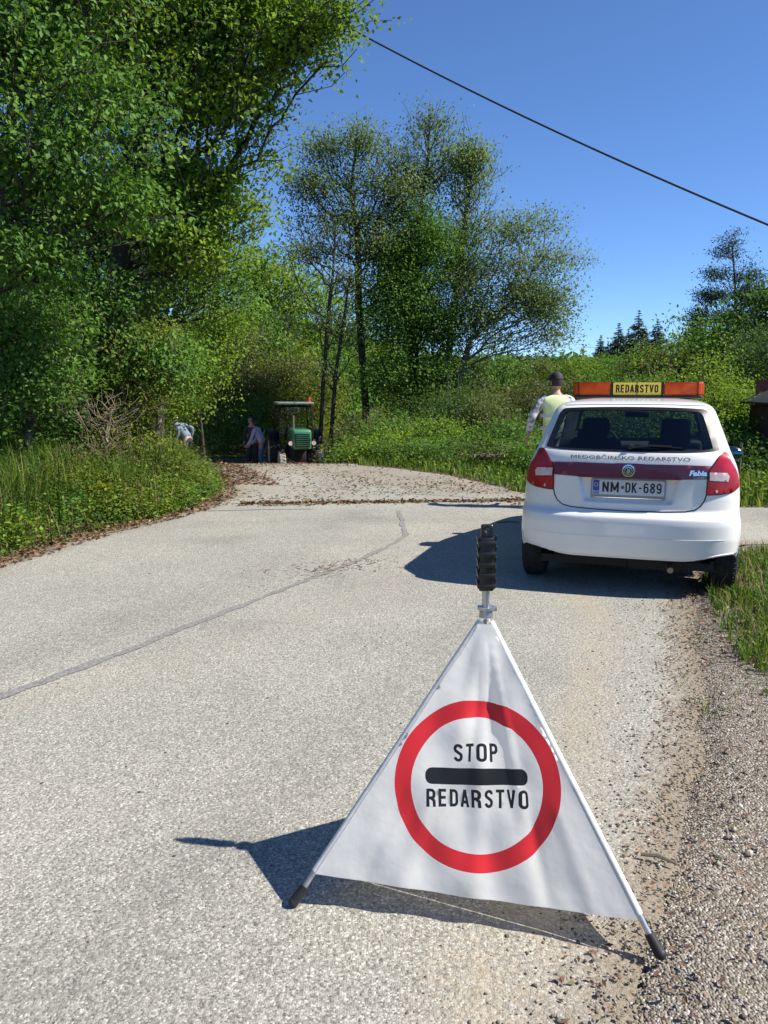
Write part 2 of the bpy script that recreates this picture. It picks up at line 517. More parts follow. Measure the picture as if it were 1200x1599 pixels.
def ribbon(name, line, w0, w1, m, dz, kind='structure', jit=.02, parent=None):
    pts = densify(line, .06, jit, closed=False) + [line[-1]]
    n = len(pts); V = []
    for i, p in enumerate(pts):
        a = Vector(pts[max(0, i - 1)]); b = Vector(pts[min(n - 1, i + 1)])
        t = (b - a).normalized(); nr = Vector((-t.y, t.x))
        w = (w0 + (w1 - w0) * i / n) * (.5 + .28 * noise.noise(Vector((p[0] * 5, p[1] * 5, 1))) + .2 * noise.noise(Vector((p[0] * 25, p[1] * 25, 2))))
        for s_ in (-1, 1):
            q = Vector(p) + nr * w * s_
            V.append((q.x, q.y, Hs(q.x, q.y) + dz))
    F = [(2 * i, 2 * i + 2, 2 * i + 3, 2 * i + 1) for i in range(n - 1)]
    return tag(mk(name, V, np.array(F), m, parent), kind=kind)


ribbon('tar_seam', [(x * K, y * K) for x, y in [(-3.6, 1.6), (-2.7, 2.8), (-2.0, 3.96), (-1.57, 4.72), (-1.15, 5.56), (-.64, 6.51)]], .085, .05, M['tar'], .022, jit=.03)
ribbon('tar_seam', [(x * K, y * K) for x, y in [(-.64, 6.51), (-.24, 7.29), (.13, 8.15), (.24, 8.6), (.22, 9.3), (.18, 10.28)]], .045, .06, M['tar'], .022, jit=.03)
ribbon('road_joint', [(-1.6, 10.35), (-.6, 10.55), (.4, 10.7), (1.2, 10.75), (2.4, 10.8)], .05, .07, M['tar'], .022, jit=.05)
ribbon('road_joint', [(-2.2, 9.9), (-1.5, 10.0), (-.9, 10.05)], .03, .03, M['tar'], .022, jit=.03)


# loose stones, dead leaves
def rand_rot(n):
    q = rng.normal(size=(n, 4)); q /= np.linalg.norm(q, axis=1)[:, None]
    w, x, y, z = q.T
    return np.stack([np.stack([1 - 2 * (y * y + z * z), 2 * (x * y - z * w), 2 * (x * z + y * w)], -1),
                     np.stack([2 * (x * y + z * w), 1 - 2 * (x * x + z * z), 2 * (y * z - x * w)], -1),
                     np.stack([2 * (x * z - y * w), 2 * (y * z + x * w), 1 - 2 * (x * x + y * y)], -1)], 1)


def stones(name, P, size, m, dz=.0):
    n = len(P)
    base = np.array([(1, 0, 0), (-1, 0, 0), (0, 1, 0), (0, -1, 0), (0, 0, 1), (0, 0, -1)], float)
    cube = np.array([(i, j, k) for i in (-1, 1) for j in (-1, 1) for k in (-1, 1)], float) * .72
    F0 = np.array([(0, 1, 3, 2), (4, 6, 7, 5), (0, 4, 5, 1), (2, 3, 7, 6), (0, 2, 6, 4), (1, 5, 7, 3)])
    V = cube[None] * (1 + (rng.random((n, 8, 1)) - .5) * .7) * (size[:, None, None]) * (.7 + .6 * rng.random((n, 1, 3)))
    V = np.einsum('nij,nkj->nki', rand_rot(n), V)
    V[:, :, 2] *= .6
    V += P[:, None, :]
    V[:, :, 2] += size[:, None] * .25 + dz
    F = F0[None] + (np.arange(n) * 8)[:, None, None]
    rr = np.repeat(rng.random(n), 8)
    return tag(mk(name, V.reshape(-1, 3), F.reshape(-1, 4), m, attrs={'rnd': rr}), kind='stuff')


def attr_mat(name, stops, rough=.9):
    m, nt, N, L, P = new_mat(name)
    at = N.new('ShaderNodeAttribute'); at.attribute_name = 'rnd'
    r = ramp(N, stops); L.new(at.outputs['Fac'], r.inputs['Fac']); L.new(r.outputs['Color'], P.inputs['Base Color'])
    P.inputs['Roughness'].default_value = rough
    return m


M['stone'] = attr_mat('stone', [(0, (.10, .08, .06)), (.45, (.21, .18, .145)), (.8, (.31, .28, .235)), (.95, (.44, .41, .37)), (1, (.58, .56, .52))])
M['crumb'] = attr_mat('crumb', [(0, (.05, .045, .035)), (.6, (.12, .10, .075)), (1, (.22, .18, .13))])


def near_line(line, n, lo, hi, ymin, ymax, power=1.0):
    """points scattered to the right-hand side of a line"""
    L_ = np.array(densify(line, .03, 0, closed=False))
    L_ = L_[(L_[:, 1] > ymin) & (L_[:, 1] < ymax)]
    i = rng.integers(0, len(L_) - 1, n)
    d = lo + (hi - lo) * rng.random(n) ** power
    t = L_[i + 1] - L_[i]; ln = np.linalg.norm(t, axis=1)[:, None]; t = t / np.maximum(ln, 1e-6)
    p = L_[i] + np.stack([t[:, 1], -t[:, 0]], 1) * d[:, None] + rng.normal(size=(n, 2)) * .02
    return p


def ground_pts(p, dz=0.0):
    return np.column_stack([p, H(p[:, 0], p[:, 1]) + dz])


p = np.concatenate([near_line(road_right_near, 12500, -.10, 1.25, .9, 7.4), near_line(road_right_near, 6500, -.50, .12, .9, 7.2, .5)])
stones('gravel', ground_pts(p, .012), -.0015 + .0075 * rng.random(len(p)) ** 3.2, M['stone'])
p = near_line(road_right_near, 650, .1, 1.6, .9, 5.4)
stones('gravel', ground_pts(p, .002), .006 + .007 * rng.random(len(p)) ** 2, M['stone'])
p = near_line(road_right_near, 2900, -.65, .1, .9, 7.2, .45)
stones('road_grit', ground_pts(p, .018), .0015 + .0045 * rng.random(len(p)) ** 2.5, M['crumb'])
p = near_line(road_right_near, 2500, -.5, .1, .9, 7.2, .5)
stones('road_grit', ground_pts(p, .018), .0015 + .0045 * rng.random(len(p)) ** 2.5, M['stone'])
p = np.column_stack([rng.uniform(-4, 3, 1400), rng.uniform(1.2, 11, 1400)])
p = p[inpoly(p, road_poly)]
stones('road_grit', ground_pts(p, .018), .002 + .004 * rng.random(len(p)) ** 3, M['crumb'])


def leaves(C, axis, nrm, L_, wid, rnd, fold=.18):
    """rhombic leaves folded along the midrib; C base points"""
    n = len(C)
    axis = axis / (np.linalg.norm(axis, axis=1)[:, None] + 1e-9)
    side = np.cross(nrm, axis); side /= (np.linalg.norm(side, axis=1)[:, None] + 1e-9)
    up = np.cross(axis, side)
    L_ = np.asarray(L_).reshape(-1, 1) * np.ones((n, 1)); W = L_ * wid
    V = np.stack([C, C + axis * L_ * .45 + side * W * .5 + up * W * fold, C + axis * L_, C + axis * L_ * .45 - side * W * .5 + up * W * fold], 1)
    b = (np.arange(n) * 4)[:, None]
    F = np.concatenate([b + np.array([[0, 2, 1]]), b + np.array([[0, 3, 2]])], 0)
    return V.reshape(-1, 3), F, np.repeat(rnd, 4)


def rnorm(n, k=3): return rng.normal(size=(n, k))


def scatter_litter(name, p, lo, hi, kmat='litter', dz=.02, tilt=.35, rmax=1.0, wid=.6):
    n = len(p)
    C = ground_pts(p, dz)
    a = rnorm(n); a[:, 2] = np.abs(a[:, 2]) * .15
    nn = np.array([0, 0, 1.]) + rnorm(n) * tilt
    V, F_, r_ = leaves(C, a, nn, lo + (hi - lo) * rng.random(n), wid, rng.random(n) * rmax)
    return tag(mk(name, V, F_, M[kmat], attrs={'rnd': r_}), kind='stuff')


n = 15000
p = np.column_stack([rng.uniform(-4.5, 2.4, n), 10.3 + 9 * rng.random(n) ** 1.1])
dens = np.array([.5 + .9 * noise.noise(Vector((q[0] * .9, q[1] * .6, 0))) for q in p])
p = p[inpoly(p, road_poly) & (rng.random(n) < dens)]
scatter_litter('leaf_litter', p, .015, .065, rmax=1.0)
p = np.column_stack([rng.uniform(-1.9, 2.4, 1500), 10.55 + rng.normal(size=1500) * .07]); p[:, 1] += (p[:, 0] + 1.6) * .08
p = p[inpoly(p, road_poly)]
scatter_litter('leaf_litter', p, .03, .08)
Lp = -near_line([(-x, -y) for x, y in road_left], 1, 0, 1, -99, 99)[:0]
def left_pts(n, lo, hi, y0, y1, power=1):
    yy = rng.uniform(y0, y1, n)
    LL = np.array(road_left)
    xx = np.interp(yy, LL[:, 1], LL[:, 0])
    return np.column_stack([xx - (lo + (hi - lo) * rng.random(n) ** power), yy])
scatter_litter('leaf_litter', left_pts(7000, -.22, .45, 2, 16.8), .02, .07, rmax=.9)
scatter_litter('leaf_litter', left_pts(2500, -.9, .5, 12.5, 17), .03, .09, rmax=.75)
scatter_litter('leaf_litter', near_line(road_right_near, 5200, -.2, 1.3, .9, 7.5, 1.3), .008, .03, rmax=.85, wid=.4)
scatter_litter('leaf_litter', near_line(road_right_near, 500, -.05, .7, 4.3, 7.5), .02, .05, rmax=.85)
# reddish needle patch lying on the asphalt by the seam
p = np.column_stack([-.42 + rng.normal(size=260) * .28, 6.75 + rng.normal(size=260) * .16]); p[:, 1] += p[:, 0] * .5 + .2
scatter_litter('leaf_litter', p, .03, .07, rmax=.7, wid=.14)
# ------------------------------------------------------------------ vegetation
def grow(trunks, targets, r_base, step=.45, bf=.32, r_tip=.006, droop=.0, jit=.05):
    """joins every target point to the trunk polylines by a branching path; returns segments a, b, ra, rb, is_trunk"""
    pos = []; par = []; plen = []; trunkflag = []
    for tr in trunks:
        prev = -1; pl = 0.
        pts = densify3(tr, step * .7)
        for i, p in enumerate(pts):
            if prev >= 0: pl += np.linalg.norm(p - pos[prev])
            pos.append(p); par.append(prev); plen.append(pl); trunkflag.append(True)
            prev = len(pos) - 1
    cap = len(pos) + len(targets) * 14 + 100
    A = np.zeros((cap, 3)); A[:len(pos)] = pos
    PL = np.zeros(cap); PL[:len(pos)] = plen
    n = len(pos)
    d0 = np.array([np.min(np.linalg.norm(A[:n] - t, axis=1)) for t in targets])
    for ti in np.argsort(d0):
        t = targets[ti]
        D = A[:n] - t
        d = np.sqrt((D * D).sum(1))
        cost = d + bf * PL[:n] + 1.4 * np.maximum(0, D[:, 2] + .25 * d)
        j = int(np.argmin(cost))
        k = min(10, max(1, int(d[j] / step)))
        a = A[j].copy(); prev = j
        for s in range(1, k + 1):
            f = s / k
            p = a + (t - a) * f
            p[2] += math.sin(f * math.pi) * d[j] * (.10 - droop)
            if s < k: p += rng.normal(size=3) * jit * d[j] / k
            if n >= cap: break
            A[n] = p; PL[n] = PL[prev] + np.linalg.norm(p - A[prev]); par.append(prev); trunkflag.append(False)
            prev = n; n += 1
    rad = np.zeros(n)
    kids = np.zeros(n)
    acc = np.zeros(n)
    e = 2.25
    for i in range(n - 1, -1, -1):
        r = max(acc[i], r_tip ** e)
        rad[i] = r
        if par[i] >= 0: acc[par[i]] += r
    rad = rad ** (1 / e)
    rad = np.minimum(rad * (r_base / rad[0]) if rad[0] > 0 else rad, r_base)
    rad = np.maximum(rad, r_tip * .7)
    par = np.array(par)
    idx = np.nonzero(par >= 0)[0]
    tf = np.array(trunkflag)
    ra = np.minimum(rad[par[idx]], np.where(tf[idx], 9, rad[idx] * 1.35))
    return A[par[idx]], A[idx], ra, rad[idx], tf[idx]


def densify3(pts, step):
    pts = [np.array(p, float) for p in pts]
    out = []
    for i in range(len(pts) - 1):
        k = max(1, int(np.linalg.norm(pts[i + 1] - pts[i]) / step))
        for j in range(k): out.append(pts[i] + (pts[i + 1] - pts[i]) * j / k)
    out.append(pts[-1])
    return out


def tubes(a, b, ra, rb, seg):
    n = len(a)
    d = b - a; L_ = np.linalg.norm(d, axis=1)[:, None]; d = d / np.maximum(L_, 1e-6)
    ref = np.where(np.abs(d[:, 2:3]) > .9, np.array([[1., 0, 0]]), np.array([[0, 0, 1.]]))
    u = np.cross(ref, d); u /= np.linalg.norm(u, axis=1)[:, None]; v = np.cross(d, u)
    th = np.arange(seg) * 2 * math.pi / seg
    c = np.cos(th)[None, :, None]; s = np.sin(th)[None, :, None]
    ring = u[:, None] * c + v[:, None] * s
    e = d[:, None] * (rb[:, None, None] * .6)
    V = np.concatenate([a[:, None] + ring * ra[:, None, None], b[:, None] + ring * rb[:, None, None] + e], 1)
    base = (np.arange(n) * 2 * seg)[:, None]
    F = np.concatenate([base + np.array([[k, (k + 1) % seg, seg + (k + 1) % seg, seg + k]]) for k in range(seg)], 0)
    return V.reshape(-1, 3), F


def in_lobes(lobes, n, shell=.55, gap=.0, gs=.7, seed=0):
    """random points inside a set of ellipsoids (centre, radii), favouring the outer part, with gaps"""
    vol = np.array([l[1][0] * l[1][1] * l[1][2] for l in lobes]) ** .8
    out = []; cen = []
    i = 0
    while len(out) < n and i < n * 30:
        i += 1
        k = rng.choice(len(lobes), p=vol / vol.sum())
        c, r = lobes[k]
        d = rng.normal(size=3); d /= np.linalg.norm(d)
        p = np.array(c) + d * np.array(r) * rng.random() ** shell * rng.uniform(.8, 1.12)
        if gap and noise.noise(Vector(p * gs) + Vector((seed, 0, 0))) < gap - .5: continue
        out.append(p); cen.append((p - np.array(c)) / np.array(r))
    return np.array(out), np.array(cen)


TRI = [0]


def plant(name, label, cat, base, trunks, lobes, ncl, per, nleaf, lsize, m_leaf, m_bark, r_base, group=None,
          sub_r=.45, spray=.16, flat=.6, gap=0., gs=.7, shell=.55, trunk_name='trunk', crown_name='crown', bare=.0, wid=.62,
          up=.9, bf=.32, droop=0., seg=3, r_tip=.005, drop=.25):
    """a tree or shrub: thing > trunk, branches, crown. trunks: polylines in world space, lobes: crown ellipsoids in world space"""
    base = np.array(base, float)
    t = empty(name, tuple(base), 0, label, cat, group)
    lobes = [(np.array(c, float) - base, r) for c, r in lobes]
    trunks = [[np.array(p, float) - base for p in tr] for tr in trunks]
    seed = rng.random() * 100
    cl, cen = in_lobes(lobes, ncl, shell, gap, gs, seed)
    cen = np.repeat(cen, per, axis=0)
    tips = np.repeat(cl, per, axis=0) + rng.normal(size=(len(cl) * per, 3)) * np.array([sub_r, sub_r, sub_r * .55])
    ok = tips[:, 2] + base[2] > H(tips[:, 0] + base[0], tips[:, 1] + base[1]) + .1
    tips = tips[ok]; cen = cen[ok]
    tg = np.concatenate([cl, tips])
    crnd = np.repeat(rng.random(len(tips) // per + 1), per)[:len(tips)]
    a, b, ra, rb, tf = grow(trunks, tg, r_base, bf=bf, droop=droop, r_tip=r_tip)
    V, F = tubes(a[tf], b[tf], ra[tf], rb[tf], 10)
    mk(trunk_name, V, F, m_bark, t, smooth=True)
    thick = (~tf)
    V, F = tubes(a[thick], b[thick], ra[thick], rb[thick], seg)
    mk('branches', V, F, m_bark, t, smooth=True)
    TRI[0] += len(F) * 2
    kb = rng.random(len(tips)) >= bare
    lt = tips[kb]; cen = cen[kb]; cr = crnd[:len(tips)][:len(lt)]
    n = len(lt) * nleaf
    C = np.repeat(lt, nleaf, axis=0)
    off = rng.normal(size=(n, 3)) * np.array([spray, spray, spray * flat])
    C = C + off
    ax = off / (np.linalg.norm(off, axis=1)[:, None] + 1e-6) * .7 + rnorm(n) * .55 + np.array([0, 0, -drop])
    # sprays of one twig share their tilt
    tw = np.repeat(rnorm(len(lt)), nleaf, axis=0)
    nn = np.array([0, 0, up * .8]) + np.repeat(cen, nleaf, axis=0) * .75 + tw * .34 + rnorm(n) * .24
    rnd = np.clip(.18 + .50 * np.repeat(cr, nleaf) + .30 * rng.random(n) ** 1.3 + rng.normal(size=n) * .03, 0, 1)
    Lz = lsize * (.65 + .6 * rng.random(n))
    V, F, r_ = leaves(C, ax, nn, Lz, wid, rnd)
    mk(crown_name, V, F, m_leaf, t, attrs={'rnd': r_})
    TRI[0] += len(F)
    return t


def S(px, py, Y): return tuple(spot(px, py, Y))


def foot(px, Y, sink=.05):
    x = (px - 600) / FPX * (Y * math.cos(PITCH) + .2)
    return (x, Y, Hs(x, Y) - sink)


def lob(L_):
    return [((spot(px, py, Y)), r) for px, py, Y, r in L_]


B = lambda f, *pts: [[f] + [S(*p) for p in pts]]

# ---- left bank: large trees
f = foot(150, 12.6)
plant('broadleaf_tree', 'tall leafy tree with a bright branch reaching out against the sky', 'tree', f,
      B(f, (170, 520, 12.8), (200, 330, 13), (240, 120, 13), (260, -80, 13)),
      lob([(300, 40, 12.6, (1.5, 1.5, 1.3)), (400, -10, 12.3, (.75, .8, .5)), (475, 20, 12.2, (.6, .6, .45)), (535, 22, 12.1, (.32, .3, .22)), (520, 70, 12.1, (.32, .3, .25)), (450, 60, 12.2, (.4, .5, .35)), (420, 110, 12.3, (.3, .4, .3)), (385, 240, 12.4, (.35, .4, .25)), (370, 345, 12.6, (.4, .5, .25)), (350, 165, 12.4, (.62, .8, .6)),
           (370, 130, 12.4, (.45, .7, .45)), (310, 280, 12.6, (.85, 1, .6)), (360, 300, 12.5, (.33, .5, .25)), (300, 380, 12.8, (.85, 1, .6)), (350, 410, 12.6, (.35, .5, .25)), (100, -60, 12.6, (1.5, 1.5, 1.2))]),
      560, 7, 15, .078, M['leaf_bright'], M['bark_dark'], .17, sub_r=.24, spray=.13, flat=.5, gap=.36, gs=1.1, shell=.7)
f = foot(-90, 9.9)
plant('broadleaf_tree', 'nearest tree at the left edge with large drooping mid green leaf sprays', 'tree', f,
      B(f, (-70, 560, 9.9), (-20, 330, 9.9), (40, 100, 9.9), (50, -120, 10)),
      lob([(40, 60, 9.3, (1.1, 1.0, .9)), (180, 160, 9.6, (.8, .8, .6)), (60, 250, 9.2, (.9, .8, .55)), (200, 300, 9.6, (.55, .7, .4)), (40, 400, 9.2, (.7, .8, .4)), (170, 330, 9.4, (.4, .5, .25)), (110, -60, 9.6, (1.1, 1, .5))]),
      230, 7, 14, .072, M['leaf_mid'], M['bark_dark'], .09, sub_r=.22, spray=.12, flat=.5, gap=.42, gs=1.3, shell=.7, bare=.16, drop=.5)
f = foot(240, 15.5)
plant('broadleaf_tree', 'dense shaded tree filling the middle of the left wood behind the drooping sprays', 'tree', f,
      B(f, (240, 520, 15.7), (230, 300, 15.9), (200, 60, 16), (200, -100, 16)),
      lob([(200, 80, 16, (2.2, 1.5, 1.7)), (250, 280, 15.8, (1.5, 1.3, 1.2)), (300, 440, 15.5, (1.2, 1.2, .9)), (120, 330, 16, (1.7, 1.3, 1.3)), (330, 490, 15.2, (.75, .9, .55)), (170, 480, 15.6, (1.1, 1.1, .6)), (60, 430, 15.6, (1.4, 1.0, .7)), (190, 400, 15.8, (1.2, 1, .7)), (280, 410, 15.6, (.9, .9, .6))]),
      540, 7, 12, .08, M['leaf_mid'], M['bark_dark'], .2, sub_r=.28, spray=.15, flat=.6, gap=.34, gs=1.0)
f = foot(-20, 17.5)
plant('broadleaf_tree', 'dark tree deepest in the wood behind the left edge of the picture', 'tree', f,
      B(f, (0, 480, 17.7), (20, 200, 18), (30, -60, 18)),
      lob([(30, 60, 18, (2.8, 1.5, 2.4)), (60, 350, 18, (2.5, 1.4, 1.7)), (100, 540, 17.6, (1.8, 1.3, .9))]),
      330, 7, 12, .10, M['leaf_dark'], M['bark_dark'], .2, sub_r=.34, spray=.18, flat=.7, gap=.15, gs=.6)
f = (-9.6, 10.5, Hs(-9.6, 10.5) - .05)
plant('broadleaf_tree', 'leafy tree standing on the left bank just outside the left edge of the picture', 'tree', f,
      [[f, (-9.4, 10.6, 3.5), (-9.3, 10.8, 7.5)]],
      [((-9.2, 10.5, 6.5), (2.2, 1.9, 2.0)), ((-8.6, 10.2, 4.0), (1.9, 1.6, 1.3)), ((-9.8, 10.6, 2.4), (1.6, 1.5, .9))],
      150, 7, 12, .095, M['leaf_mid'], M['bark_dark'], .16, sub_r=.34, spray=.18, flat=.6, gap=.25, gs=.8)
# shrubs under them
f = foot(40, 10.6)
plant('shrub', 'dark leafy bush under the drooping tree at the left edge', 'shrub', f, B(f, (50, 600, 10.6), (60, 500, 10.6)),
      lob([(30, 520, 10.3, (.8, .7, .45)), (90, 590, 10.4, (.4, .5, .3)), (10, 610, 10.2, (.6, .6, .4))]),
      120, 7, 12, .066, M['leaf_mid'], M['bark_grey'], .05, 'bushes on the left bank', sub_r=.2, spray=.12, gap=.35, gs=1.6, trunk_name='stem', crown_name='foliage')
f = foot(215, 12.2)
plant('shrub', 'grey green bush in the shade left of the yellowish climber', 'shrub', f, B(f, (210, 600, 12.2), (200, 480, 12.3)),
      lob([(190, 480, 12.2, (.85, .7, .5)), (240, 560, 12.1, (.6, .6, .5)), (120, 470, 12.2, (.5, .6, .4)), (170, 620, 12.2, (.4, .5, .3))]),
      170, 7, 12, .068, M['leaf_mid'], M['bark_grey'], .06, 'bushes on the left bank', sub_r=.22, spray=.13, gap=.4, gs=1.5, trunk_name='stem', crown_name='foliage')
f = foot(235, 12.0)
plant('shrub', 'yellowish green climber covered bush at the bend of the road', 'shrub', f, B(f, (250, 650, 12.0), (245, 560, 12.1)) + B(f, (205, 640, 11.9)),
      lob([(215, 600, 12.0, (.45, .5, .7)), (185, 690, 11.8, (.55, .5, .45)), (240, 700, 11.8, (.3, .4, .3)), (235, 540, 12.2, (.35, .4, .5))]),
      150, 7, 12, .052, M['leaf_yellow'], M['twig_pale'], .05, 'bushes on the left bank', sub_r=.17, spray=.1, gap=.2, gs=1.6, trunk_name='stem', crown_name='foliage')
f = foot(170, 10.9)
plant('bare_shrub', 'nearly leafless brown twiggy shrub leaning out of the left bank', 'shrub', f, B(f, (165, 700, 10.9), (175, 640, 10.9)),
      lob([(170, 640, 10.8, (.35, .35, .4)), (150, 700, 10.7, (.35, .3, .25))]),
      60, 6, 3, .04, M['leaf_olive'], M['twig_pale'], .03, 'bushes on the left bank', sub_r=.16, spray=.08, trunk_name='stem', crown_name='foliage', bare=.6)
f = foot(200, 14.5)
plant('bare_shrub', 'leafless pale brown branches hanging inside the left wood below the tall tree', 'shrub', f, B(f, (210, 560, 14.4), (220, 400, 14.3)),
      lob([(215, 300, 13.8, (.8, .5, .6)), (120, 220, 13.5, (.8, .5, .4)), (250, 380, 14, (.45, .4, .4))]),
      80, 6, 2, .05, M['leaf_olive'], M['bark_grey'], .022, sub_r=.3, spray=.1, trunk_name='stem', crown_name='foliage', bare=.7, bf=.2)
f = foot(320, 18.5)
plant('shrub', 'bright green bush left of the workers at the foot of the wood', 'shrub', f, B(f, (310, 620, 18.5), (300, 540, 18.6)),
      lob([(300, 560, 18.5, (.95, .8, .9)), (260, 630, 18, (.8, .7, .5)), (340, 500, 18.8, (.7, .7, .6))]),
      170, 7, 12, .075, M['leaf_bright'], M['bark_dark'], .035, 'bushes on the left bank', sub_r=.26, spray=.15, gap=.2, gs=1.1, trunk_name='stem', crown_name='foliage')
f = foot(395, 29)
plant('shrub', 'pale olive willow bush rising behind the people by the tractor', 'shrub', f, B(f, (390, 620, 29), (385, 540, 29.2)) + B(f, (350, 600, 29)) + B(f, (425, 600, 29)),
      lob([(390, 600, 29, (1.4, 1, .9)), (370, 540, 29.5, (1.1, .9, .9)), (330, 610, 29, (1.3, 1, .8)), (440, 590, 29.5, (.9, 1, .9)), (350, 655, 28.6, (1.6, .8, .5)), (440, 650, 29, (1.0, .8, .5))]),
      250, 7, 12, .09, M['leaf_olive'], M['bark_grey'], .07, 'bushes beyond the road bend', sub_r=.35, spray=.2, gap=.15, gs=.9, trunk_name='stem', crown_name='foliage')
f = foot(455, 29.5)
plant('shrub', 'yellowish olive bush on the slope between the workers and the tractor', 'shrub', f, B(f, (440, 640, 29.4)) + B(f, (400, 640, 29.4)) + B(f, (500, 620, 29.6)),
      lob([(405, 640, 29, (.9, .7, .45)), (450, 625, 29.3, (1.1, .8, .7)), (500, 610, 29.6, (1.2, .8, .9)), (470, 680, 28.6, (1.5, .6, .5)), (430, 580, 30, (1, .8, .7))]),
      200, 7, 12, .085, M['leaf_yellow'], M['bark_grey'], .05, 'bushes beyond the road bend', sub_r=.3, spray=.18, gap=.1, gs=1, trunk_name='stem', crown_name='foliage')
f = foot(405, 27.9)
plant('shrub', 'low dark leafy bush just behind the stooping workers', 'shrub', f, B(f, (370, 660, 27.9)) + B(f, (330, 665, 27.8)),
      lob([(365, 665, 27.8, (1.2, .6, .5)), (315, 690, 27.0, (.9, .5, .4)), (400, 640, 28.2, (.5, .5, .5))]),
      110, 7, 12, .08, M['leaf_mid'], M['bark_grey'], .05, 'bushes beyond the road bend', sub_r=.28, spray=.16, gap=.2, gs=1, trunk_name='stem', crown_name='foliage')

# ---- wooded hillside behind, tree by tree
hill = [  # px, Y, top py, half width m, material, label
    (408, 38, 380, 2.2, 'leaf_bright', 'bright green hillside tree directly right of the tall left tree'),
    (455, 44, 400, 2.7, 'leaf_bright', 'rounded bright green hillside tree below the blue sky gap'),
    (508, 50, 430, 2.9, 'leaf_mid', 'hillside tree behind the thin leaning trunks'),
    (440, 36, 540, 1.6, 'leaf_yellow', 'low yellow green tree at the foot of the hillside'),
    (370, 34, 470, 1.7, 'leaf_mid', 'hillside tree half hidden by the left wood'),
    (495, 42, 560, 2.0, 'leaf_mid', 'low hillside tree behind the tractor cab'),
    (555, 56, 500, 2.6, 'leaf_bright', 'far bright tree seen left of the black trunk'),
    (610, 58, 520, 3.0, 'leaf_mid', 'far tree seen between the two tall trunks'),
    (690, 60, 545, 3.0, 'leaf_olive', 'far olive tree behind the leaning crown'),
    (760, 62, 555, 3.0, 'leaf_mid', 'far tree below the leaning crown'),
    (825, 66, 562, 2.8, 'leaf_olive', 'far low tree left of the marshal'),
]
for px, Y, top, hw, mt, lb in hill:
    f = foot(px, Y, .2)
    topz = spot(px, top, Y).z
    x = f[0]
    hgt = max(2.5, topz - f[2])
    plant('hillside_tree', lb, 'tree', f, [[f, (x, Y, f[2] + hgt * .5), (x + .2, Y, topz - .6)]],
          [((x, Y, topz - hgt * .30), (hw * 1.1, hw * .8, hgt * .34)), ((x - hw * .4, Y - .6, topz - hgt * .62), (hw * .9, hw * .8, hgt * .3)), ((x + hw * .5, Y - .4, topz - hgt * .7), (hw * .8, hw * .7, hgt * .28))],
          185, 6, 11, .20, M[mt], M['bark_dark'], .16, 'trees on the hillside', sub_r=.5, spray=.3, flat=.7, gap=.1, gs=.5, shell=.4, seg=3, r_tip=.012)
f = foot(425, 36, .1)
plant('fir_tree', 'small dark spruce tucked into the hillside left of the black trunks', 'tree', f, [[f, S(425, 480, 36)]],
      lob([(425, 560, 36, (1.0, .9, .7)), (430, 520, 36, (.8, .7, .9)), (418, 600, 36, (.8, .8, .5))]),
      120, 6, 14, .12, M['needle'], M['bark_dark'], .1, 'trees on the hillside', sub_r=.3, spray=.2, seg=3, wid=.3)

# ---- the group of tall airy trees in the middle
f = foot(563, 25.6)
plant('birch_tree', 'tall tree with a straight black bare trunk and thin airy crown', 'tree', f,
      B(f, (572, 640, 25.6), (566, 560, 25.6), (560, 470, 25.6), (560, 380, 25.7), (548, 290, 25.7), (560, 215, 25.8)),
      lob([(515, 235, 25.7, (.8, .8, .45)), (560, 220, 25.7, (.5, .6, .6)), (600, 200, 25.9, (.45, .6, .55)), (490, 290, 25.5, (.8, .8, .35)), (560, 285, 25.7, (.9, .9, .4)), (540, 340, 25.8, (1.2, 1.0, .4)), (580, 385, 25.7, (.9, .9, .35)), (505, 390, 25.7, (.6, .6, .25)), (615, 240, 25.9, (.6, .7, .7)), (470, 345, 25.5, (.35, .4, .2)), (610, 430, 26, (.6, .6, .3)), (620, 300, 26, (.7, .8, .5))]),
      400, 8, 6, .09, M['leaf_airy'], M['bark_dark'], .12, 'airy trees in the middle', sub_r=.34, spray=.18, flat=.7, gap=.43, gs=1.25, shell=.55, bf=.5, r_tip=.0035)
f = foot(640, 26.4)
plant('birch_tree', 'tallest middle tree with sparse top over a dense green ivy covered middle', 'tree', f,
      B(f, (642, 600, 26.4), (645, 480, 26.4), (652, 360, 26.5), (668, 260, 26.5), (672, 185, 26.5)) + B(f, (700, 560, 26.4), (720, 400, 26.5), (735, 280, 26.5)),
      lob([(672, 200, 26.5, (.5, .5, .55)), (700, 235, 26.4, (.9, .9, .4)), (655, 270, 26.6, (.8, .8, .5)), (735, 265, 26.5, (.55, .7, .5)), (715, 310, 26.5, (.9, .8, .5)), (640, 330, 26.6, (.8, .8, .5)), (745, 345, 26.4, (.5, .6, .5)), (730, 420, 26.4, (.6, .7, .6)), (640, 380, 26.4, (1.0, .8, .7)), (700, 380, 26.4, (1.0, .8, .8)), (610, 340, 26.4, (.6, .6, .6)), (720, 245, 26.5, (.7, .7, .3))]),
      420, 8, 6, .09, M['leaf_airy'], M['bark_dark'], .12, 'airy trees in the middle', sub_r=.34, spray=.18, flat=.7, gap=.42, gs=1.25, shell=.55, bf=.5, r_tip=.0035)
f = foot(655, 25.2)
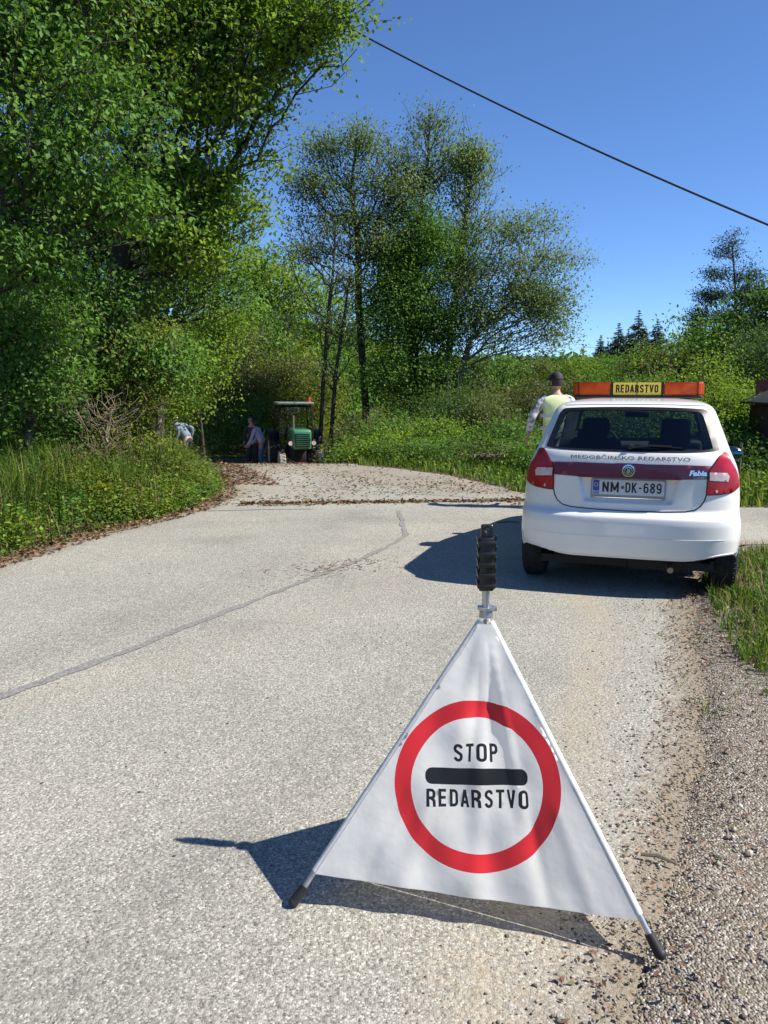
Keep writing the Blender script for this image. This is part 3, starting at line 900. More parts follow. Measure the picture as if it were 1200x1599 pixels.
plant('ivy_tree', 'dense dark green broadleaf tree in the middle of the airy trees', 'tree', f,
      B(f, (650, 600, 25.2), (648, 480, 25.3), (650, 370, 25.3)),
      lob([(625, 400, 25.3, (.7, .7, .8)), (665, 370, 25.3, (.7, .7, .7)), (640, 450, 25.3, (1.2, .9, .9)), (690, 400, 25.4, (.9, .8, 1.1)), (650, 470, 25.3, (1.4, .9, .9)), (600, 480, 25.2, (.8, .8, .8)), (625, 520, 25.1, (1.2, .9, .9)), (690, 510, 25.2, (1.1, .9, .9)), (640, 600, 24.8, (1.3, .9, .8)), (700, 580, 24.8, (.8, .8, .7)), (655, 340, 25.3, (.5, .5, .5)), (590, 590, 24.9, (.7, .7, .6))]),
      560, 7, 11, .09, M['leaf_mid'], M['bark_dark'], .12, sub_r=.3, spray=.17, flat=.7, gap=.18, gs=1.0)
f = foot(705, 24.8)
plant('birch_tree', 'pale sparse tree leaning to the right above the marshal', 'tree', f,
      B(f, (715, 600, 24.9), (735, 530, 25), (780, 490, 25), (815, 455, 25), (850, 390, 25.1)),
      lob([(800, 355, 25.1, (.5, .6, .4)), (850, 350, 25.1, (.45, .6, .35)), (795, 410, 25.0, (.8, .8, .4)), (865, 405, 25.2, (.7, .7, .35)), (885, 440, 25.2, (.45, .5, .3)), (820, 455, 25, (1.0, .8, .35)), (760, 500, 25, (.8, .8, .6)), (850, 480, 25.2, (1.0, .8, .45)), (780, 520, 24.8, (.9, .8, .4)), (740, 460, 25, (.6, .7, .6)), (860, 520, 25, (.5, .6, .3)), (830, 550, 25, (.4, .5, .2))]),
      420, 8, 6, .085, M['leaf_airy'], M['bark_grey'], .10, 'airy trees in the middle', sub_r=.38, spray=.2, flat=.7, gap=.42, gs=1.25, shell=.55, bf=.45, r_tip=.0035)
for (bx, pts, lb, lobes, n_) in [
    (497, [(505, 600), (512, 500), (520, 430), (525, 350)], 'slender leaning tree right above the tractor beacon', [(525, 360, .45, .35), (480, 390, .7, .3), (540, 440, .4, .4), (490, 460, .5, .3), (530, 520, .4, .3)], 75),
    (512, [(525, 580), (540, 480), (548, 420)], 'second slender tree right of the tractor beside the black trunk', [(545, 430, .4, .4), (520, 500, .5, .4), (500, 570, .5, .4), (560, 520, .4, .5)], 60)]:
    f = foot(bx, 24.6)
    plant('slender_tree', lb, 'tree', f, B(f, *[(a, b, 24.7) for a, b in pts]),
          lob([(a, b, 24.7, (c, c * .8, d)) for a, b, c, d in lobes]), n_, 7, 4, .07, M['leaf_airy'], M['bark_dark'], .065, 'slender trees right of the tractor',
          sub_r=.28, spray=.15, gap=.2, gs=1.2, bf=.5)

# ---- bushes along the far side of the road
row = [(575, 23.0, 640, .9, 'leaf_olive', 'thin olive bush right of the tractor at the foot of the black trunk', 'b'),
       (572, 20.4, 695, .6, 'leaf_mid', 'low weedy bush at the crest right of the tractor', 'b'),
       (610, 20.5, 650, 1.0, 'leaf_mid', 'green bush under the ivy covered tree', 'b'),
       (600, 18.6, 690, .8, 'leaf_bright', 'low light green bush on the far road edge below the tall trees', 'b'),
       (680, 19.5, 655, 1.0, 'leaf_bright', 'sunny bush midway between the tractor and the white car', 'b'),
       (720, 22.0, 585, 1.2, 'leaf_dark', 'tall dark bush under the leaning pale tree', 'b'),
       (750, 21, 620, 1.1, 'leaf_olive', 'brownish olive bush with reddish twigs left of the marshal', 'b'),
       (810, 23, 590, 1.2, 'leaf_olive', 'dense olive bush directly behind the marshal', 'b'),
       (730, 18.0, 685, .8, 'leaf_mid', 'low bush on the verge between the tall trees and the marshal', 'b'),
       (800, 18.4, 660, .9, 'leaf_mid', 'green bush left of the marshal on the grass verge', 'b'),
       (875, 24, 575, 1.3, 'leaf_olive', 'olive bush behind the left end of the light bar', 'b'),
       (660, 24.0, 600, 1.2, 'leaf_dark', 'shaded bush at the base of the tallest tree', 'b')]
for px, Y, top, hw, mt, lb, _ in row:
    f = foot(px, Y)
    tz = spot(px, top, Y).z; h = tz - f[2]
    plant('shrub', lb, 'shrub', f, [[f, (f[0], Y, f[2] + h * .5)], [f, (f[0] - hw * .4, Y, f[2] + h * .45)], [f, (f[0] + hw * .4, Y, f[2] + h * .45)]],
          [((f[0], Y, f[2] + h * .62), (hw * .8, hw * .7, h * .36)), ((f[0] - hw * .5, Y - .2, f[2] + h * .4), (hw * .7, hw * .6, h * .36)), ((f[0] + hw * .5, Y - .1, f[2] + h * .42), (hw * .7, hw * .6, h * .36))],
          130, 6, 11, .075, M[mt], M['bark_grey'], .045, 'bushes along the far road edge', sub_r=.24, spray=.14, gap=.15, gs=1.3, trunk_name='stem', crown_name='foliage', seg=3)

# ---- right side behind the car
row = [(930, 24, 585, 1.6, 'leaf_mid', 'bush showing above the left orange lens of the light bar'),
       (1010, 22, 582, 1.7, 'leaf_mid', 'bush showing above the yellow panel of the light bar'),
       (1095, 17.5, 540, 1.5, 'leaf_bright', 'sunlit bush right of the light bar'),
       (1128, 15.8, 600, .95, 'leaf_bright', 'rounded hedge bush between the car and the shed'),
       (1060, 16.5, 620, 1.1, 'leaf_mid', 'green bush seen over the right roof corner of the car'),
       (1195, 21, 478, 1.9, 'leaf_dark', 'tall dark hedge bush above the shed at the right edge'),
       (960, 19, 620, 1.2, 'leaf_mid', 'bush straight behind the white car'),
       (1150, 14.6, 690, .35, 'leaf_dark', 'low dark bush in the shade beside the shed')]
for px, Y, top, hw, mt, lb in row:
    f = foot(px, Y)
    tz = spot(px, top, Y).z; h = tz - f[2]
    plant('shrub', lb, 'shrub', f, [[f, (f[0], Y, f[2] + h * .5)], [f, (f[0] - hw * .4, Y, f[2] + h * .45)], [f, (f[0] + hw * .4, Y, f[2] + h * .45)]],
          [((f[0], Y, f[2] + h * .6), (hw * .8, hw * .7, h * .38)), ((f[0] - hw * .5, Y - .2, f[2] + h * .36), (hw * .65, hw * .6, h * .33)), ((f[0] + hw * .5, Y - .1, f[2] + h * .38), (hw * .65, hw * .6, h * .34))],
          190, 6, 12, .07, M[mt], M['bark_grey'], .05, 'bushes behind the car', sub_r=.22, spray=.13, gap=.26, gs=1.3, trunk_name='stem', crown_name='foliage', seg=3)
f = foot(1148, 44)
plant('larch_tree', 'tall dark sparse tree rising at the right edge against the sky', 'tree', f,
      B(f, (1150, 520, 44), (1148, 440, 44), (1143, 372, 44)),
      lob([(1142, 375, 44, (.3, .4, .5)), (1130, 395, 44, (.7, .6, .22)), (1158, 405, 44, (.8, .7, .25)), (1120, 428, 44, (.9, .8, .22)), (1172, 430, 44, (1.0, .8, .3)), (1110, 462, 44, (1.1, .9, .25)), (1160, 455, 44, (1.0, .9, .3)), (1190, 470, 44, (1.1, .9, .3)), (1105, 492, 44, (1.2, .9, .25)), (1150, 495, 44, (1.2, 1, .3)), (1195, 505, 44, (1.3, 1.1, .35)), (1120, 525, 44, (1.4, 1.1, .3)), (1165, 530, 44, (1.5, 1.1, .3))]),
      330, 8, 8, .13, M['needle'], M['bark_dark'], .17, sub_r=.32, spray=.2, flat=.4, gap=.2, gs=.8, bf=.25, wid=.45, r_tip=.004)
for px, Y, top, hw, mt, lb in [(1120, 34, 500, 2.0, 'leaf_mid', 'mid height tree standing under the tall sparse tree at right'), (1065, 32, 548, 1.7, 'leaf_olive', 'olive tree between the light bar end and the tall sparse tree'), (1205, 30, 440, 2.1, 'leaf_dark', 'big dark tree cut by the right edge of the picture'), (905, 60, 560, 2.2, 'leaf_bright', 'low bright far tree between the marshal and the spruces'), (945, 64, 556, 2.4, 'leaf_mid', 'far green tree in front of the leftmost spruce'),
                               (1040, 56, 522, 2.6, 'leaf_bright', 'light green rounded far tree right of the spruces'), (1000, 58, 562, 2.4, 'leaf_mid', 'far tree below the two tallest spruces'),
                               (1190, 52, 500, 2.8, 'leaf_dark', 'dark far tree behind the hedge at the right edge'), (1100, 50, 530, 2.4, 'leaf_mid', 'far tree below the tall sparse tree')]:
    f = foot(px, Y, .2); x = f[0]
    tz = spot(px, top, Y).z; h = tz - f[2]
    plant('field_tree', lb, 'tree', f, [[f, (x, Y, f[2] + h * .4), (x + .2, Y, tz - .6)]],
          [((x, Y, tz - h * .33), (hw, hw * .8, h * .36)), ((x - hw * .5, Y - .6, tz - h * .6), (hw * .9, hw * .8, h * .3)), ((x + hw * .5, Y - .4, tz - h * .65), (hw * .8, hw * .7, h * .3))],
          160, 6, 11, .18, M[mt], M['bark_dark'], .16, 'far trees on the right', sub_r=.5, spray=.3, flat=.7, gap=.1, gs=.5, shell=.4, seg=3, r_tip=.012)


def spruce(px, Y, top, label):
    f = foot(px, Y, .2); tz = spot(px, top, Y).z; h = tz - f[2]
    t = empty('spruce_tree', f, 0, label, 'tree', 'far spruces')
    mb = MB(); mb.cyl((0, 0, 0), (0, 0, h * .98), h * .018, .02, 8); mb.build('trunk', M['bark_dark'], t)
    a = []; b = []
    k = 0; z = h * .12
    while z < h * .985:
        r = ((h - z) * .34 + .05) * (1 if k % 3 else 1.25); k += 1
        for i in range(9):
            th = rng.random() * 6.28; rr = r * rng.uniform(.7, 1.1)
            a.append((0, 0, z)); b.append((math.cos(th) * rr, math.sin(th) * rr, z - rr * .22 + rng.normal() * .05))
        z += max(.14, h * .026)
    a = np.array(a); b = np.array(b)
    V, F = tubes(a, b, np.full(len(a), .035), np.full(len(a), .01), 3)
    mk('branches', V, F, M['bark_dark'], t)
    nl = 34
    fr = rng.random((len(a), nl, 1)) ** .75
    sc_ = np.repeat(np.clip(np.linalg.norm(b - a, axis=1) / .9, .22, 1), nl)[:, None]
    C = (a[:, None] + (b - a)[:, None] * fr).reshape(-1, 3) + rnorm(len(a) * nl) * np.array([.09, .09, .06]) * sc_
    ax = np.repeat(b - a, nl, 0); ax = ax / np.linalg.norm(ax, axis=1)[:, None] + rnorm(len(C)) * .5 + np.array([0, 0, -.3])
    V, F, r_ = leaves(C, ax, np.array([0, 0, 1.]) + rnorm(len(C)) * .4, .26 * sc_[:, 0] * (.6 + .8 * rng.random(len(C))), .35, rng.random(len(C)))
    mk('crown', V, F, M['needle'], t, attrs={'rnd': r_})


for a_ in [(947, 96, 532, 'small spruce between the two leftmost of the far row'), (977, 96, 512, 'spruce tip showing between the second and the tallest spruce'), (1006, 96, 518, 'spruce tip showing right behind the tallest spruce'), (1066, 66, 512, 'lower spruce left of the dark one by the tall sparse tree'), (962, 84, 502, 'shorter dark spruce, second from the left of the row above the light bar'), (992, 86, 482, 'tallest dark spruce in the middle of the far row'), (1022, 86, 496, 'pointed spruce just right of the tallest one'),
           (935, 92, 522, 'smallest spruce at the left end of the far row'), (1082, 60, 472, 'dark spruce at the left foot of the tall sparse tree')]:
    spruce(*a_)

# ---- far wooded ridge: reads as one mass
n = 26000
q = np.column_stack([rng.uniform(-30, 130, n), rng.uniform(150, 225, n)])
z0 = H(q[:, 0], q[:, 1])
bl = np.array([noise.noise(Vector((a * .16, b * .16, 0))) for a, b in q[::8]]).repeat(8)[:n]
C = np.column_stack([q, z0 + 1.2 + 3.4 * np.maximum(0, bl + .25) + rng.random(n)])
V, F, r_ = leaves(C, rnorm(n), np.array([0, 0, 1.]) + rnorm(n) * .5, 1.3 + .8 * rng.random(n), .8, np.clip(.3 + bl * .5 + rng.random(n) * .35, 0, 1))
tag(mk('far_forest', V, F, M['leaf_dark'], attrs={'rnd': r_}), kind='stuff')


# ------------------------------------------------------------------ grass and weeds
def grass(name, p, h, w=.006, lean=.35, m='grass', dz=0., rmax=1.0):
    n = len(p)
    C = ground_pts(p, -.01 + dz)
    h = (h * (.5 + .8 * rng.random(n)))[:, None]
    th = rng.random(n) * 6.283
    d = np.stack([np.cos(th), np.sin(th), np.zeros(n)], 1)
    s = np.stack([-np.sin(th), np.cos(th), np.zeros(n)], 1) * (w * (.6 + .8 * rng.random(n)))[:, None]
    ln = (lean * rng.random(n) ** .7)[:, None]
    up = np.array([0, 0, 1.])
    m1 = C + up * h * .55 + d * h * ln * .35
    tp = C + up * h * (1 - ln * .35) + d * h * ln * 1.1
    V = np.stack([C - s, C + s, m1 - s * .8, m1 + s * .8, tp], 1).reshape(-1, 3)
    b = (np.arange(n) * 5)[:, None]
    F = [b + np.array([[0, 1, 3, 2]]), b + np.array([[2, 3, 4]])]
    return tag(mk(name, V, F, M[m], attrs={'rnd': np.repeat(rng.random(n) * rmax, 5)}), kind='stuff')


def region(n, poly):
    P_ = np.array(poly); lo = P_.min(0); hi = P_.max(0)
    q = lo + (hi - lo) * rng.random((n, 2))
    return q[inpoly(q, poly)]


def clumped(p, s=1.2, t=.0, seed=0):
    v = np.array([noise.noise(Vector((a * s, b * s, seed))) for a, b in p])
    return p[v + rng.normal(size=len(p)) * .15 > t]


def weeds(name, p, h, lsize, m, per=9, spread=.09):
    """broad-leaved ground plants"""
    n = len(p)
    hh = h * (.4 + .9 * rng.random(n))
    C0 = ground_pts(p, 0)
    C = np.repeat(C0, per, 0); C[:, 2] += np.repeat(hh, per) * rng.random(n * per) ** .7
    C[:, :2] += rng.normal(size=(n * per, 2)) * spread
    ax = rnorm(n * per); ax[:, 2] = ax[:, 2] * .4 + .1
    V, F, r_ = leaves(C, ax, np.array([0, 0, 1.]) + rnorm(n * per) * .45, lsize * (.5 + .9 * rng.random(n * per)), .55,
                      np.clip(np.repeat(rng.random(n), per) * .5 + rng.random(n * per) * .5, 0, 1))
    return tag(mk(name, V, F, M[m], attrs={'rnd': r_}), kind='stuff')


LL = np.array(road_left)
def lx(y): return np.interp(y, LL[:, 1], LL[:, 0])
# left verge
grass('dry_grass', clumped(left_pts(7000, .1, 3.2, 4, 16.5, 1.0), 1.3, -.05, 41), .55, .0028, .8, m='litter')
p = left_pts(60000, .10, 3.6, 3, 17.5, 1.25)
k = np.clip((lx(p[:, 1]) - p[:, 0]) / .9, .25, 1)
grass('verge_grass', p[:24000], .34 * k[:24000], .006, .6)
p = clumped(left_pts(26000, .5, 4.5, 3, 13, 1.0), 1.0, .05, 3)
grass('tall_grass', p, .62, .006, .8)
p = clumped(left_pts(4200, .15, 2.6, 6, 16.5, 1.2), 1.4, .02, 9)
weeds('verge_plants', p, .30, .055, 'leaf_bright', 11)
p = clumped(left_pts(3200, .1, 1.9, 6, 16.5, 1.2), 1.4, .05, 19)
weeds('verge_plants', p, .24, .05, 'leaf_mid', 11)
p = clumped(left_pts(3400, .1, 1.8, 8.5, 16.5, 1.0), 1.1, .0, 29)
weeds('verge_plants', p, .34, .045, 'leaf_yellow', 11)
p = clumped(left_pts(3000, .1, 2.2, 5, 16.5, 1.0), 1.6, .05, 61)
weeds('verge_plants', p, .38, .045, 'leaf_olive', 11)
p = left_pts(5500, 1.5, 7, 4, 20, 1)
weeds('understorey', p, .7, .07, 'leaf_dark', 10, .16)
# right verge beside the car
vr = [(2.6, 6.4), (2.26, 5.3), (2.05, 4.5), (2.1, 3.9), (2.6, 3.3), (4.2, 3), (7, 4), (8, 7.4), (4.3, 7.6), (3.6, 7.5), (3.15, 7.2)]
p = clumped(region(46000, vr), 2.2, -.32, 4)
grass('verge_grass', p, .13, .0048, .9)
grass('dry_grass', clumped(region(5000, vr), 2.0, 0, 6), .24, .0025, .9, m='litter')
p = clumped(region(2500, [(1.7, 5.0), (1.35, 3.0), (1.6, 2.2), (3, 2.5), (3, 5)]), 2.5, .12, 8)
grass('verge_grass', p, .05, .004, 1.0)
weeds('verge_plants', clumped(region(1800, vr), 2.2, 0, 14), .07, .03, 'leaf_mid', 7, .04)
grass('verge_grass', clumped(region(14000, [(2.3, 3.9), (1.9, 2.4), (1.8, .3), (6.5, .3), (6.5, 4.2)]), 2.0, -.2, 24), .14, .0045, .9)
# strip beyond the side road, right of the car, and the strip behind the marshal
far_strip = [(x, y + .05) for x, y in road_right_far[:13]] + [(-.3, 19.5), (4, 18.5), (9, 16), (30, 18)]
grass('verge_grass', region(42000, far_strip), .20, .012, .6)
weeds('verge_plants', clumped(region(5000, far_strip), 1.2, .0, 5), .22, .06, 'leaf_bright', 9, .1)
weeds('verge_plants', clumped(region(8000, [(-.3, 17.2), (3.2, 13.6), (4.6, 12.9), (5.5, 18), (.3, 20)]), .8, -.05, 33), .5, .07, 'leaf_mid', 9, .12)
weeds('verge_plants', clumped(region(7000, [(-.3, 17.4), (3.2, 14.2), (4.6, 13.4), (5.5, 18), (.3, 20)]), .8, -.1, 77), .45, .06, 'leaf_olive', 9, .12)
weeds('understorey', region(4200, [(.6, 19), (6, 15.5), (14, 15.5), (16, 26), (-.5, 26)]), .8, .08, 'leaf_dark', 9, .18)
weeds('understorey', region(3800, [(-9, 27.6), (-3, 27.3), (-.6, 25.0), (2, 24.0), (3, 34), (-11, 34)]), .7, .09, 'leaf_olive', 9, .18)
weeds('hillside_growth', region(15000, [(-30, 20), (-13, 26), (-9, 32), (2, 33), (28, 34), (60, 55), (50, 75), (-45, 75)]), 1.4, .28, 'leaf_olive', 8, .5)
# ------------------------------------------------------------------ text helper
def text_mesh(body, size, sx=1.0, bold=0.0, maxe=.02, align='CENTER', spacing=1.0, shear=0.0):
    """2D verts (lettering centred on x, baseline 0) and triangles"""
    cu = bpy.data.curves.new('lettering', 'FONT')
    cu.body = body; cu.size = size; cu.align_x = align; cu.resolution_u = 3; cu.offset = bold; cu.space_character = spacing; cu.shear = shear
    o = bpy.data.objects.new('lettering', cu); COL.objects.link(o)
    me = o.to_mesh()
    bm = bmesh.new(); bm.from_mesh(me)
    o.to_mesh_clear(); bpy.data.objects.remove(o); bpy.data.curves.remove(cu)
    bmesh.ops.triangulate(bm, faces=bm.faces[:])
    for _ in range(3):
        es = [e for e in bm.edges if e.calc_length() > maxe]
        if not es: break
        bmesh.ops.subdivide_edges(bm, edges=es, cuts=1)
        bmesh.ops.triangulate(bm, faces=bm.faces[:])
    bm.verts.ensure_lookup_table()
    V = np.array([(v.co.x * sx, v.co.y) for v in bm.verts]); T = np.array([[v.index for v in f.verts] for f in bm.faces])
    bm.free()
    return V, T


def surf(f, V2, off, outward):
    """map 2D points through f and push them out along the surface normal"""
    V2 = np.asarray(V2, float); e = 1e-3
    P0 = f(V2)
    du = f(V2 + [e, 0]) - f(V2 - [e, 0]); dv = f(V2 + [0, e]) - f(V2 - [0, e])
    N_ = np.cross(du, dv); N_ /= (np.linalg.norm(N_, axis=1)[:, None] + 1e-12)
    s = np.sign((N_ * outward(P0)).sum(1))[:, None]; s[s == 0] = 1
    return P0 + N_ * s * off


def patch(name, outline, f, m, parent, off=.003, thick=.0, step=.03, holes=(), outward=None, smooth=True, dens=None):
    """a plate that follows the surface f over a 2D outline, raised by off, with rim walls thick deep"""
    dn = dens or step
    def dz(l):
        o = []
        for i in range(len(l)):
            a = np.array(l[i]); b = np.array(l[(i + 1) % len(l)]); k = max(1, int(np.linalg.norm(b - a) / dn))
            o += [tuple(a + (b - a) * j / k) for j in range(k)]
        return o
    outline = dz(outline); holes = [dz(h) for h in holes]
    V, T = sheet(outline, step, holes)
    P3 = surf(f, V, off, outward)
    Vs = [P3]; Fs = [T]; n = len(P3)
    if thick > 0:
        for l in [outline, *holes]:
            a = surf(f, l, off, outward); b = surf(f, l, off - thick, outward); k = len(l)
            base = n
            Vs += [a, b]; n += 2 * k
            i = np.arange(k); j = (i + 1) % k
            Fs.append(np.stack([base + i, base + j, base + k + j], 1)); Fs.append(np.stack([base + i, base + k + j, base + k + i], 1))
    return mk(name, np.concatenate(Vs), np.concatenate(Fs), m, parent, smooth=smooth)


def decal_text(name, body, f, m, parent, pos, size, off, outward, sx=1, bold=0, rot=0, **k):
    V, T = text_mesh(body, size, sx, bold, **k)
    c, s = math.cos(rot), math.sin(rot)
    V = np.stack([pos[0] + V[:, 0] * c - V[:, 1] * s, pos[1] + V[:, 0] * s + V[:, 1] * c], 1)
    return mk(name, surf(f, V, off, outward), T, m, parent)


# ---- condensed grotesque drawn from strokes: every glyph is the union of thick strokes
def _arc(cx, cy, rx, ry, a0, a1, n=8):
    return [(cx + rx * math.cos(R(a0 + (a1 - a0) * i / n)), cy + ry * math.sin(R(a0 + (a1 - a0) * i / n))) for i in range(n + 1)]


def glyphs(th):
    h = th / 2; l = h; r = .50 - h; m_ = .25; b = h; t = 1 - h; q = (r - l) / 2; Y2 = .52
    bowl = [(l, t), (m_, t)] + _arc(m_, t - q, q, q, 90, 0) + _arc(m_, Y2 - .03 + q, q, q, 0, -90) + [(l, Y2 - .03)]
    O = _arc(m_, t - q, q, q, 0, 180) + _arc(m_, b + q, q, q, 180, 360) + [(r, t - q)]
    G = {'O': [O], 'S': [_arc(m_, t - q, q, q, 0, 180) + [(l, .72)] + _arc(m_, .72, q, .17, 180, 230, 4) + _arc(m_, .30, q, .17, 50, 0, 4) + _arc(m_, b + q, q, q, 0, -180)],
         'T': [[(0, t), (.50, t)], [(m_, 0), (m_, t)]], 'P': [[(l, 0), (l, 1)], bowl], 'R': [[(l, 0), (l, 1)], bowl, [(m_, Y2 - .03), (r - .01, .34), (r + .005, 0)]],
         'E': [[(l, 0), (l, 1)], [(l, t), (.45, t)], [(l, .52), (.42, .52)], [(l, b), (.45, b)]],
         'D': [[(l, 0), (l, 1)], [(l, t), (m_ - .03, t)] + _arc(m_ - .03, t - q - .03, q + .03, q + .03, 90, 0) + _arc(m_ - .03, b + q + .03, q + .03, q + .03, 0, -90) + [(l, b)]],
         'A': [[(h * .6, 0), (m_, 1 - h * .3)], [(.5 - h * .6, 0), (m_, 1 - h * .3)], [(.12, .28), (.38, .28)]], 'V': [[(h * .6, 1), (m_, h * .3)], [(.5 - h * .6, 1), (m_, h * .3)]],
         'N': [[(l, 0), (l, 1)], [(r, 0), (r, 1)], [(l, 1 - h * .6), (r, h * .6)]], 'K': [[(l, 0), (l, 1)], [(l, .38), (r, 1)], [(.18, .56), (r + .02, 0)]],
         'M': [[(l, 0), (l, 1)], [(r + .14, 0), (r + .14, 1)], [(l, 1 - h * .6), (m_ + .07, .22), (r + .14, 1 - h * .6)]],
         '-': [[(.06, .46), (.34, .46)]], '.': [[(.10, .5), (.22, .5)]],
         '6': [_arc(m_, t - q, q, q, 20, 180) + _arc(m_, b + q, q, q, 180, 360) + _arc(m_, .60 - q, q, q, 0, 180)], '8': [_arc(m_, .76, q * .92, .24 - h, 0, 360, 16), _arc(m_, .28, q, .28 - h, 0, 360, 16)],
         '9': [_arc(m_, b + q, q, q, 200, 360) + _arc(m_, t - q, q, q, 0, 180) + _arc(m_, .40 + q, q, q, 180, 360)]}
    return G, {'M': .64, '-': .40, '.': .32, ' ': .25}


def letter_polys(body, height, width, th=.165, gap=.15):
    """the outline polygons of a line of condensed letters (overlapping pieces)"""
    G, W = glyphs(th); x = 0; out = []
    for ch in body:
        for line in G.get(ch, []):
            for i in range(len(line) - 1):
                a = Vector(line[i]); c = Vector(line[i + 1]); d = c - a
                if d.length < 1e-6: continue
                d.normalize(); n_ = Vector((-d.y, d.x)) * th / 2
                out.append([(p.x + x, p.y) for p in (a - n_, c - n_, c + n_, a + n_)])
                if i: out.append([(a.x + x + math.cos(k * math.pi / 4 + .1) * th / 2, a.y + math.sin(k * math.pi / 4 + .1) * th / 2) for k in range(8)])
        x += W.get(ch, .50) + gap
    x -= gap
    return [[((px / x - .5) * width, py * height) for px, py in g] for g in out]


def stroke_text(body, height, width, th=.17, gap=.13, align=0.5, maxe=.3):
    """2D verts/triangles of a line of condensed letters, height tall, squeezed or stretched to width"""
    G, W = glyphs(th)
    x = 0; faces = []; pts = []
    for ch in body:
        for line in G.get(ch, []):
            for i in range(len(line) - 1):
                a = Vector(line[i]); c = Vector(line[i + 1]); d = (c - a)
                if d.length < 1e-6: continue
                d.normalize(); n_ = Vector((-d.y, d.x)) * th / 2
                e0 = len(pts); pts += [a - n_ + Vector((x, 0)), c - n_ + Vector((x, 0)), c + n_ + Vector((x, 0)), a + n_ + Vector((x, 0))]
                faces.append([e0, e0 + 1, e0 + 2, e0 + 3])
                if i:
                    e0 = len(pts); pts += [a + Vector((x + math.cos(k * math.pi / 4 + .1) * th / 2, math.sin(k * math.pi / 4 + .1) * th / 2)) for k in range(8)]
                    faces.append(list(range(e0, e0 + 8)))
        x += W.get(ch, .50) + gap
    x -= gap
    r_ = delaunay_2d_cdt(pts, [], faces, 1, 1e-5)
    V = np.array([(v.x, v.y) for v in r_[0]]); T = []
    for f in r_[2]:
        for k in range(1, len(f) - 1): T.append((f[0], f[k], f[k + 1]))
    T = np.array(T)
    cc = V[T].mean(1); keep = np.zeros(len(T), bool)
    for f in faces: keep |= inpoly(cc, [tuple(pts[i]) for i in f])
    T = T[keep]
    V[:, 0] = (V[:, 0] / x - align) * width; V[:, 1] *= height
    bm = bmesh.new(); vv = [bm.verts.new((a, b, 0)) for a, b in V]
    for t in T:
        try: bm.faces.new([vv[i] for i in t])
        except ValueError: pass
    me = height * maxe
    for _ in range(4):
        es = [e for e in bm.edges if e.calc_length() > me]
        if not es: break
        bmesh.ops.subdivide_edges(bm, edges=es, cuts=1); bmesh.ops.triangulate(bm, faces=bm.faces[:])
    bm.verts.ensure_lookup_table(); bm.verts.index_update()
    V = np.array([(v.co.x, v.co.y) for v in bm.verts]); T = np.array([[v.index for v in f.verts] for f in bm.faces]); bm.free()
    a = V[T[:, 1]] - V[T[:, 0]]; b = V[T[:, 2]] - V[T[:, 0]]; fl = (a[:, 0] * b[:, 1] - a[:, 1] * b[:, 0]) < 0
    T[fl] = T[fl][:, ::-1]
    return V, T


def print_text(name, body, f, m, parent, pos, height, width, off, outward, th=.17, gap=.13, maxe=.3):
    V, T = stroke_text(body, height, width, th, gap, maxe=maxe)
    return mk(name, surf(f, V + np.array(pos), off, outward), T, m, parent)


def circle(cx, cy, r, n=72, ry=None):
    return [(cx + r * math.cos(2 * math.pi * i / n), cy + (ry or r) * math.sin(2 * math.pi * i / n)) for i in range(n)]


def rrect(x0, x1, y0, y1, r, n=5):
    o = []
    for cx, cy, a in [(x1 - r, y1 - r, 0), (x0 + r, y1 - r, 90), (x0 + r, y0 + r, 180), (x1 - r, y0 + r, 270)]:
        for i in range(n + 1):
            t = R(a + 90 * i / n); o.append((cx + r * math.cos(t), cy + r * math.sin(t)))
    return o


def chaikin(p, n=2):
    for _ in range(n):
        q = []
        for i in range(len(p)):
            a = p[i]; b = p[(i + 1) % len(p)]
            q += [(a[0] * .75 + b[0] * .25, a[1] * .75 + b[1] * .25), (a[0] * .25 + b[0] * .75, a[1] * .25 + b[1] * .75)]
        p = q
    return p


# ------------------------------------------------------------------ folding warning sign
def cloth_mat():
    m, nt, N, L, P = new_mat('white_cloth')
    P.inputs['Base Color'].default_value = (.93, .925, .885, 1)
    P.inputs['Roughness'].default_value = .6
    P.inputs['Sheen Weight'].default_value = .2
    tc = N.new('ShaderNodeTexCoord')
    nz = N.new('ShaderNodeTexNoise'); nz.inputs['Scale'].default_value = 7; nz.inputs['Detail'].default_value = 4
    L.new(tc.outputs['Object'], nz.inputs['Vector'])
    b = N.new('ShaderNodeBump'); b.inputs['Strength'].default_value = .4; b.inputs['Distance'].default_value = .015
    sc = N.new('ShaderNodeTexNoise'); sc.inputs['Scale'].default_value = 3.5; sc.inputs['Detail'].default_value = 9; sc.inputs['Roughness'].default_value = .7
    L.new(tc.outputs['Object'], sc.inputs['Vector'])
    dr = ramp(N, [(.30, (.78, .75, .68)), (.42, (.91, .90, .86)), (.5, (.94, .935, .90))]); L.new(sc.outputs['Fac'], dr.inputs['Fac']); L.new(dr.outputs['Color'], P.inputs['Base Color'])
    L.new(nz.outputs['Fac'], b.inputs['Height']); L.new(b.outputs['Normal'], P.inputs['Normal'])
    tr = N.new('ShaderNodeBsdfTranslucent'); tr.inputs['Color'].default_value = (.88, .87, .82, 1)
    mix = N.new('ShaderNodeMixShader'); mix.inputs['Fac'].default_value = .36
    L.new(P.outputs['BSDF'], mix.inputs[1]); L.new(tr.outputs['BSDF'], mix.inputs[2])
    L.new(mix.outputs['Shader'], N['Material Output'].inputs['Surface'])
    return m


